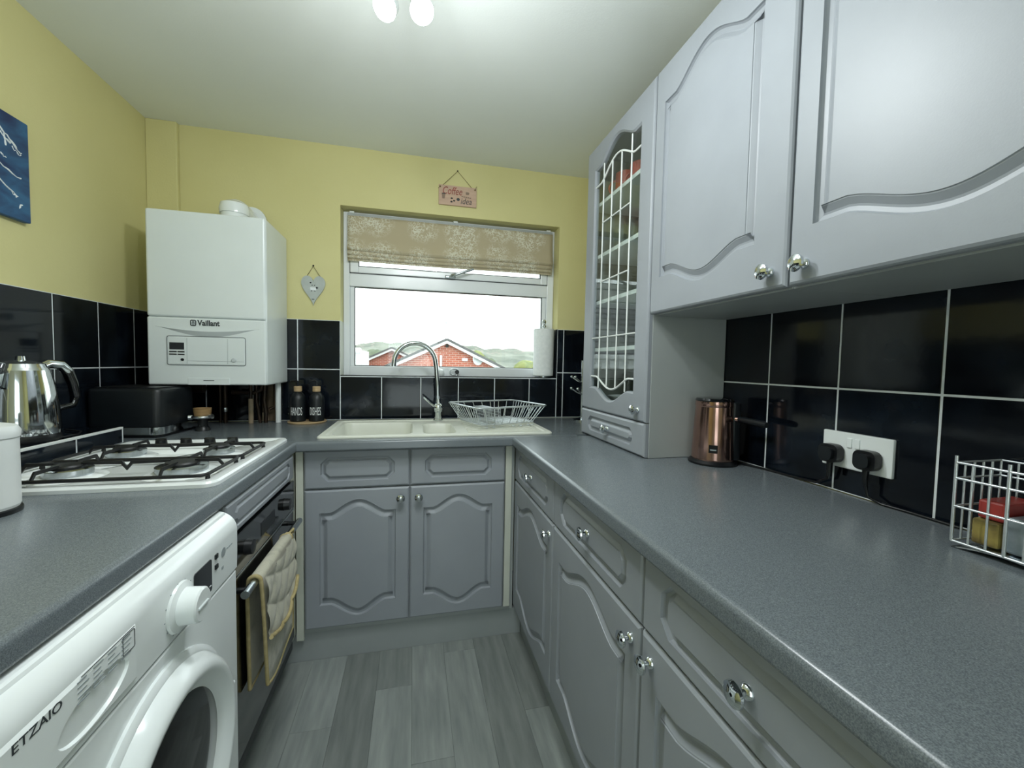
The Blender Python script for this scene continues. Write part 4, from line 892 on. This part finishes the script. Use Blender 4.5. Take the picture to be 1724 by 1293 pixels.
G().tube([(-1.05, -0.80, kz + 0.005), (-1.048, -0.72, kz + 0.004), (-1.08, -0.66, kz + 0.004), (-1.15, -0.62, kz + 0.004)], 0.003, 6).build('cable', 'black_plastic', kt)
ap = thing('black_appliance', (-1.075, -0.34, ZT), 'large matt black box appliance with a chrome base band under the boiler', 'appliance')
rz = Matrix.Rotation(math.radians(-4), 4, 'Z')
def rotp(poly): return [((rz @ Vector((p[0], p[1], 0))).x - 1.072, (rz @ Vector((p[0], p[1], 0))).y - 0.345) for p in poly]
ab = rotp(rrect(-0.128, 0.128, -0.115, 0.115, 0.03))
g = G(); R = [g.ring([(p[0], p[1], z) for p in offset_poly(ab, d)]) for d, z in ((0.004, ZT + 0.040), (0.0, ZT + 0.044), (0.0, ZT + 0.176), (0.004, ZT + 0.186), (0.014, ZT + 0.191))]
g.skin(R, True, True, True); g.build('casing', 'black_satin', ap)
g = G(); R = [g.ring([(p[0], p[1], z) for p in offset_poly(ab, d)]) for d, z in ((0.001, ZT + 0.012), (0.001, ZT + 0.041))]
g.skin(R, True, True, True); g.build('base_band', 'chrome', ap)
g = G(); R = [g.ring([(p[0], p[1], z) for p in offset_poly(ab, d)]) for d, z in ((0.008, ZT + 0.0005), (0.008, ZT + 0.012))]
g.skin(R, True, True, True); g.build('base', 'black_plastic', ap)
g = G(); R = [g.ring([(p[0], p[1], z) for p in offset_poly(ab, d)]) for d, z in ((0.016, ZT + 0.190), (0.016, ZT + 0.195))]
g.skin(R, True, True, True); g.build('lid', 'black_plastic', ap)
cu = thing('wooden_cup', (-0.892, -0.285, ZT), 'small wooden cup in a chrome holder beside the black appliance', 'cup')
cc = (-0.890, -0.285)
G().lathe((cc[0], cc[1], ZT + 0.052), [(0, 0), (0.027, 0), (0.032, 0.03), (0.033, 0.046), (0.030, 0.046), (0.028, 0.010), (0, 0.008)], 26).build('cup_bowl', 'wood_cup', cu)
G().lathe((cc[0], cc[1], ZT + 0.0005), [(0, 0), (0.028, 0), (0.026, 0.010), (0.018, 0.020), (0.018, 0.053), (0, 0.053)], 20).build('stand', 'black_plastic', cu)
G().tube(arc((cc[0], cc[1], ZT + 0.060), 0.036, 0, 2 * PI, 24, X, Y)[:-1], 0.007, 8, True).build('holder_ring', 'chrome', cu)
G().tube([(cc[0] + 0.030, cc[1] - 0.015, ZT + 0.062), (cc[0] + 0.045, cc[1] - 0.02, ZT + 0.064)], 0.011, 10).build('lug', 'chrome', cu)
G().tube([(cc[0] - 0.030, cc[1] - 0.015, ZT + 0.060), (cc[0] - 0.045, cc[1] - 0.02, ZT + 0.060)], 0.012, 10).build('lug', 'chrome', cu)
cn_ = thing('white_canister', (-0.820, -1.318, ZT), 'white ceramic canister at the left edge of the picture', 'canister')
G().lathe((-0.820, -1.318, ZT + 0.010), [(0, 0), (0.054, 0), (0.056, 0.006), (0.056, 0.140), (0, 0.140)], 36).build('jar', 'canister_white', cn_)
G().lathe((-0.820, -1.318, ZT + 0.150), [(0, 0), (0.058, 0), (0.059, 0.012), (0.054, 0.022), (0.03, 0.028), (0, 0.029)], 36).build('lid', 'canister_white', cn_)
G().lathe((-0.820, -1.318, ZT + 0.0005), [(0, 0), (0.058, 0), (0.058, 0.008), (0.054, 0.010), (0, 0.010)], 36).build('base_ring', 'black_plastic', cn_)

# ------------------------------------------------------------------ window sill and back corner
pr_ = thing('paper_towel', (0.745, 0.026, WZ0 + 0.006), 'white paper towel roll on a stand on the window sill', 'paper towel')
zz = WZ0 + 0.0065
G().lathe((0.745, 0.024, zz), [(0, 0), (0.050, 0), (0.050, 0.006), (0, 0.008)], 28).build('stand_base', 'steel', pr_)
G().lathe((0.745, 0.024, zz + 0.008), [(0.018, 0), (0.058, 0), (0.060, 0.003), (0.060, 0.272), (0.058, 0.275), (0.018, 0.275)], 40).build('roll', 'paper', pr_)
G().lathe((0.745, 0.024, zz + 0.006), [(0, 0), (0.008, 0), (0.008, 0.285), (0.012, 0.287), (0.013, 0.298), (0.006, 0.304), (0.012, 0.312), (0.014, 0.322), (0.008, 0.332), (0, 0.334)], 16).build('rod', 'chrome', pr_)
G().lathe((0.143, 0.055, zz), [(0, 0), (0.020, 0), (0.024, 0.012), (0.020, 0.030), (0.010, 0.038), (0, 0.04)], 22).build('white_pot', 'white_gloss', label='small white rounded pot on the sill behind the tap', category='pot')
o = thing('oval_trinket', (0.226, 0.05, zz), 'small chrome oval ring with a black end on the sill', 'trinket')
G().tube([Vector((0.222 + p[0], 0.052, zz + 0.022 + p[1])) for p in rrect(-0.024, 0.024, -0.018, 0.018, 0.0175, 6)], 0.0035, 8, True).build('oval_ring', 'chrome', o)
G().lathe((0.238, 0.058, zz + 0.022), [(0, 0), (0.012, 0), (0.012, 0.012), (0, 0.012)], 18, -Y).build('black_disc', 'black_plastic', o)
mg = thing('mug_tree', (0.925, -0.15, ZT), 'chrome mug tree in the back corner beside the glazed unit', 'mug tree')
G().lathe((0.925, -0.15, ZT + 0.0005), [(0, 0), (0.05, 0), (0.05, 0.008), (0.02, 0.014), (0.009, 0.02), (0.009, 0.33), (0.012, 0.34), (0, 0.345)], 24).build('post', 'chrome', mg)
for z, a in ((0.245, 2.6), (0.245, 3.6), (0.18, 2.9), (0.18, 3.9), (0.245, 4.7), (0.18, 5.2)):
    d_ = Vector((math.cos(a), math.sin(a), 0)); p0 = Vector((0.925, -0.15, ZT + z - 0.03)); p1 = p0 + d_ * 0.062 + Z * 0.032
    ar = G().tube([p0, p0 + d_ * 0.03 + Z * 0.010, p1], 0.0042, 8).build('arm', 'chrome', mg)
    G().ico(p1, 0.009, 2).build('ball_tip', 'chrome', ar)

# ------------------------------------------------------------------ things on the right worktop
vx, vy = 0.962, -1.158
v = thing('hot_drink_maker', (vx, vy, ZT), 'copper drink maker with black base and side handle on the right worktop', 'drink maker')
G().lathe((vx, vy, ZT + 0.0005), [(0, 0), (0.074, 0), (0.075, 0.006), (0.066, 0.014), (0, 0.014)], 36).build('power_base', 'black_plastic', v)
G().lathe((vx, vy, ZT + 0.0145), [(0, 0), (0.064, 0), (0.065, 0.004), (0.061, 0.10), (0.0575, 0.172), (0.059, 0.176), (0.058, 0.190), (0, 0.190)], 44).build('jug', 'copper', v)
G().lathe((vx, vy, ZT + 0.2035), [(0, 0), (0.058, 0), (0.059, 0.004), (0.055, 0.010), (0.045, 0.012), (0, 0.012)], 36).build('lid', 'black_gloss', v)
hdir = Vector((0.62, -0.785, 0)).normalized(); hp0 = Vector((vx, vy, ZT + 0.150)) + hdir * 0.055
G().box(vx + 0.028, vx + 0.060, vy - 0.055, vy - 0.015, ZT + 0.0145, ZT + 0.205, 0.008, 3).build('handle_spine', 'black_satin', v)
G().tube([hp0, hp0 + hdir * 0.018], 0.0085, 12).build('handle_ring', 'copper', v)
G().tube([hp0 + hdir * 0.018 + Z * -0.0, hp0 + hdir * 0.018 + Vector((0.0, -0.015, 0)), hp0 + Vector((0.020, -0.10, -0.003)), hp0 + Vector((0.018, -0.115, -0.004))], [0.0085, 0.010, 0.0105, 0.008], 12).build('handle', 'black_satin', v)
bd = Vector((-0.62, -0.785, 0)).normalized(); bn = Vector((0.785, -0.62, 0))
q = G().prism([(-0.013, -0.013), (0.013, -0.013), (0.013, 0.013), (-0.013, 0.013)], Vector((vx, vy, ZT + 0.055)) + bd * 0.0605, bn, Z, bd, 0.0, 0.0035).build('badge', 'black_gloss', v)
G().prism([(-0.009, -0.0015), (0.009, -0.0015), (0.009, 0.002), (-0.009, 0.002)], Vector((vx, vy, ZT + 0.052)) + bd * 0.064, bn, Z, bd, 0.0, 0.0006).build('badge_print', 'print_faint', q)
G().tube([(1.03, -1.18, ZT + 0.006), (1.05, -1.27, ZT + 0.005), (1.058, -1.36, ZT + 0.005), (1.056, -1.44, ZT + 0.010), (1.050, -1.475, ZT + 0.030), (1.046, -1.483, ZT + 0.075)], 0.0035, 7).build('cable', 'black_plastic', v)

so = thing('double_socket', (XR - 0.012, -1.535, 0.975), 'white double wall socket with switches on the black tiles', 'socket')
G().box(XR - 0.017, XR - 0.0072, -1.618, -1.453, 0.976, 1.067, 0.003, 2).build('face_plate', 'white_gloss', so)
for y in (-1.522, -1.541): G().box(XR - 0.020, XR - 0.016, y - 0.006, y + 0.006, 1.030, 1.054, 0.0015).build('rocker_switch', 'white_gloss', so)
for y, lb in ((-1.487, 'black plug in the far socket, cable to the drink maker'), (-1.574, 'black plug in the near socket with a hanging cable')):
    pg = thing('plug', (XR - 0.03, y, 0.985), lb, 'plug', 'black plugs in the double socket')
    G().prism(rrect(-0.025, 0.025, -0.022, 0.024, 0.015), (XR - 0.0205, y, 1.010), Y, Z, -X, 0.0, 0.022).build('plug_body', 'black_plastic', pg)
    G().prism(rrect(-0.017, 0.017, -0.015, 0.017, 0.011), (XR - 0.0425, y, 1.010), Y, Z, -X, 0.0, 0.010).build('plug_grip', 'black_satin', pg)
    G().tube([(XR - 0.032, y, 0.99), (XR - 0.034, y, 0.968), (XR - 0.032, y - 0.001, 0.95)], [0.0075, 0.006, 0.0045], 8).build('strain_relief', 'black_plastic', pg)
    if y < -1.53: G().tube([(XR - 0.032, y - 0.001, 0.952), (XR - 0.028, y - 0.004, 0.925), (XR - 0.022, y - 0.03, ZT + 0.005), (XR - 0.018, y - 0.09, ZT + 0.005), (XR - 0.02, y - 0.17, ZT + 0.005)], 0.0035, 7).build('cable', 'black_plastic', pg)

wr_ = thing('wire_rack', (1.0, -1.89, ZT), 'chrome wire rack with packets at the right edge of the worktop', 'wire rack')
rx0, rx1, ry0, ry1, rz0, rz1 = 0.940, 1.055, -2.02, -1.795, ZT + 0.012, 1.075
def wire(pts, r=0.0018): G().tube(pts, r, 6).build('wire', 'wire', wr_)
for z in (rz0, 0.985, 1.035, rz1 - 0.012):
    wire([(rx0, ry1, z), (rx0, ry0, z)], 0.0024); wire([(rx1, ry1, z), (rx1, ry0, z)], 0.0020); wire([(rx0, ry1, z), (rx1, ry1, z)], 0.0020); wire([(rx0, ry0, z), (rx1, ry0, z)], 0.0020)
for i in range(11):
    y = ry1 + (ry0 - ry1) * i / 10; wire([(rx0, y, rz0), (rx0, y, rz1 - (0.0 if i % 3 == 0 else 0.012))], 0.0026 if i % 3 == 0 else 0.0018); wire([(rx1, y, rz0), (rx1, y, rz1 - 0.012)])
for i in range(1, 5):
    x = rx0 + (rx1 - rx0) * i / 5; wire([(x, ry1, rz0), (x, ry1, rz1 - 0.012)])
g = G(); n = 12
g.grid(lambda a, b_: Vector((rx0 + (rx1 - rx0) * b_, ry1 + (ry0 - ry1) * a, ZT + 0.0015 + 0.010 * math.sin(PI * min(1, a * 1.6)) ** 1.0 if a < 0.62 else ZT + 0.0015)), 20, 2)
tr = g.build('base_tray', 'steel', wr_); sd = tr.modifiers.new('s', 'SOLIDIFY'); sd.thickness = 0.002
def packet(nm, x0, x1, y0, y1, z0, z1, mtl, lb):
    G().box(x0, x1, y0, y1, z0, z1, 0.004, 2).build(nm, mtl, label=lb, category='packet', group='packets in the wire rack')
pz = ZT + 0.0155
packet('packet', 0.962, 1.045, -1.850, -1.815, pz + 0.045, pz + 0.078, 'packet_red', 'red box lying on top in the wire rack')
packet('packet', 0.955, 1.045, -1.848, -1.812, pz, pz + 0.044, 'packet_yellow', 'yellow and brown packet under the red box in the rack')
packet('packet', 0.955, 1.045, -1.905, -1.855, pz, pz + 0.060, 'packet_foil', 'silver foil packet beside the red box in the wire rack')

# ------------------------------------------------------------------ ceiling spotlights
cl = thing('ceiling_spotlight', (0.0, -1.45, HC - 0.03), 'round ceiling spotlight fitting with glowing bulbs', 'ceiling light')
G().lathe((0.0, -1.45, HC - 0.001), [(0, 0), (0.10, 0), (0.10, -0.018), (0.085, -0.024), (0, -0.024)], 36).build('ceiling_plate', 'steel', cl)
spots = [((-0.080, -1.200, 2.103), (-0.30, -0.55, -0.78)), ((0.012, -1.215, 2.101), (0.15, -0.60, -0.78)), ((0.16, -1.46, 2.11), (0.40, 0.35, -0.85)), ((-0.13, -1.70, 2.11), (-0.35, 0.45, -0.85))]
for p, d_ in spots:
    p = Vector(p); d_ = Vector(d_).normalized(); c0 = Vector((0.0, -1.45, HC - 0.02)); c0 = c0 + (Vector((p.x, p.y, c0.z)) - c0).normalized() * 0.07
    ar = G().tube([c0, Vector((p.x, p.y - 0.02, HC - 0.10)) - d_ * 0.02, p - d_ * 0.05], 0.007, 8).build('arm', 'chrome', cl)
    sh = G().lathe(p - d_ * 0.055, [(0.0, 0.0), (0.018, 0.0), (0.026, 0.02), (0.030, 0.05), (0.0295, 0.052), (0.024, 0.045), (0.0, 0.04)], 24, d_).build('lamp_head', 'chrome', cl)
    G().lathe(p - d_ * 0.013, [(0.0, 0.0), (0.022, 0.0), (0.026, 0.010), (0.022, 0.022), (0.012, 0.030), (0.0, 0.032)], 24, d_).build('bulb', 'bulb_glow', sh)
    for kind, pw, dist in (('SPOT', LAMP * 0.55, 0.05), ('POINT', LAMP * 0.45, 0.05)):      # reflector beam and the spill through the frosted bulb
        ld_ = bpy.data.lights.new('bulb_light', kind); ld_.energy = pw; ld_.color = (0.93, 0.985, 1.0); ld_.shadow_soft_size = 0.035
        if kind == 'SPOT': ld_.spot_size = math.radians(172); ld_.spot_blend = 0.55
        lo = bpy.data.objects.new('bulb_light', ld_); C.objects.link(lo); lo.location = p + d_ * dist + Vector((0, 0, -0.015)); lo.rotation_euler = d_.to_track_quat('-Z', 'Y').to_euler()

# ------------------------------------------------------------------ outdoors
def gable_house(name, ax, az, y0, y1, half, pitch, label, dish=False):
    o = thing(name, (ax, (y0 + y1) / 2, -4), label, 'house')
    ez = az - half * pitch
    G().prism([(-half, -4 - az), (half, -4 - az), (half, ez - az), (0, 0), (-half, ez - az)], (ax, 0, az), X, Z, Y, y0, y1).build('brick_walls', 'brick', o)
    for s_ in (-1, 1):
        n_ = Vector((s_ * pitch, 0, 1)).normalized(); u_ = Vector((s_, 0, -pitch)).normalized(); L_ = (half + 0.35) * math.sqrt(1 + pitch * pitch)
        G().prism([(-0.02, 0.02), (L_, 0.02), (L_, 0.10), (-0.02, 0.10)], (ax, 0, az), u_, n_, Y, y0 - 0.22, y1).build('roof_slope', 'roof_tile', o)
    hw = half + 0.35
    G().prism([(0, 0.02), (-hw, 0.02 - hw * pitch), (-hw, -0.09 - hw * pitch), (0, -0.09), (hw, -0.09 - hw * pitch), (hw, 0.02 - hw * pitch)], (ax, 0, az), X, Z, Y, y0 - 0.20, y0 - 0.16).build('bargeboard', 'barge_white', o)
    return o
hs = gable_house('brick_house', 1.144, 2.02, 13.0, 18.5, 4.2, 0.475, 'red brick gable house with white bargeboards beyond the window')
G().lathe((2.25, 12.93, 1.36), [(0, 0), (0.16, 0.02), (0.22, 0.07), (0.21, 0.075), (0.15, 0.03), (0, 0.015)], 20, Vector((0.5, -1, 0.2))).build('satellite_dish', 'dish_grey', hs)
G().box(1.72, 1.92, 12.95, 13.0, 1.30, 1.42, 0.01).build('vent', 'barge_white', hs)
G().lathe((1.16, 12.98, 1.85), [(0, 0), (0.06, 0), (0.06, 0.04), (0, 0.04)], 12, -Y).build('air_hole', 'gasket', hs)
G().box(0.90, 0.98, 12.9, 12.98, 0.6, 1.50, 0.01).build('drain_pipe', 'barge_white', hs)
ae = G().tube([(1.15, 13.4, 2.0), (1.15, 13.4, 2.78)], 0.018, 6).build('aerial_mast', 'steel', hs)
G().tube([(0.98, 13.4, 2.72), (1.45, 13.4, 2.74)], 0.012, 5).build('aerial_boom', 'steel', ae)
for x in (1.05, 1.2, 1.3, 1.4): G().tube([(x, 13.25, 2.73), (x, 13.55, 2.73)], 0.008, 4).build('aerial_rod', 'steel', ae)
gable_house('brick_house', -1.14, 1.90, 20.0, 28.0, 4.2, 0.475, 'smaller red brick gable house further back on the left')
nb = thing('neighbour_house', (-6.0, 11.5, -4), 'white neighbouring house with a tiled roof left of the window', 'house')
G().box(-9.6, -1.50, 9.2, 12.4, -4, 1.55).build('white_walls', 'render_white', nb)
G().prism([(0, 0), (3.6, 2.6), (3.6, 2.72), (-0.3, -0.03), (-0.3, -0.15)], (0, 8.9, 1.62), Y, Z, X, -9.9, -1.9).build('roof_slope', 'roof_courses', nb)
G().box(-9.9, -1.30, 8.55, 8.70, 1.42, 1.56, 0.04).build('gutter', 'gutter_white', nb)
G().box(-9.9, -1.32, 8.72, 8.80, 1.15, 1.56, 0.01).build('fascia', 'gutter_white', nb)
for x in (-7.5, -5.2, -3.6):
    w_o = G().box(x - 0.6, x + 0.6, 9.15, 9.2, -0.1, 1.0, 0.01).build('house_window', 'upvc', nb); G().box(x - 0.52, x + 0.52, 9.13, 9.15, -0.02, 0.92).build('pane', 'black_gloss', w_o)
hill = G()
def hz(x, y):
    base = -6 + 13.0 * min(1, max(0, (y - 50) / 100)) ** 1.3
    ridge = 1.6 * math.exp(-((x + 9) / 9) ** 2) + 0.5 * math.sin(x * 0.11) + 0.35 * math.sin(x * 0.37 + 1) + 0.25 * math.sin(x * 0.9)
    return base + ridge * max(0, (y - 90) / 60) + 0.25 * math.sin(x * 0.7 + y * 0.5)
hill.grid(lambda a, b_: Vector((-160 + 420 * a, 45 + 120 * b_, hz(-160 + 420 * a, 45 + 120 * b_))), 260, 40)
hill.build('hill', 'hillside', kind='structure')
G().box(-160, 260, 1.5, 60, -6.2, -4.0).build('ground', 'ground', kind='structure')
random.seed(5)
def tree(x, y, z, r, mtl, lb):
    o = thing('tree', (x, y, -4), lb, 'tree', 'trees beyond the houses')
    G().tube([(x, y, -4), (x, y, z)], [r * 0.12, r * 0.06], 7).build('trunk', 'bare_board', o)
    g = G()
    for k in range(14):
        a = random.uniform(0, 2 * PI); q = random.uniform(0, 0.6); g.ico((x + math.cos(a) * r * q, y + math.sin(a) * r * q, z + random.uniform(-0.5, 0.45) * r), r * random.uniform(0.35, 0.5), 3, (1, 1, 0.9), 0.10)
    g.build('crown', mtl, o, sharp=80)
tree(8.9, 30, 0.4, 1.5, 'leaf_green', 'yellow-green tree right of the brick gable')
tree(7.9, 45, 0.8, 2.0, 'leaf_dark', 'darker green tree behind the yellow-green one')
tree(-3.2, 36, 0.9, 1.7, 'leaf_dark', 'green tree between the two brick houses')
tree(5.9, 40, 0.9, 1.9, 'leaf_green', 'pale green tree beside the right roof slope')
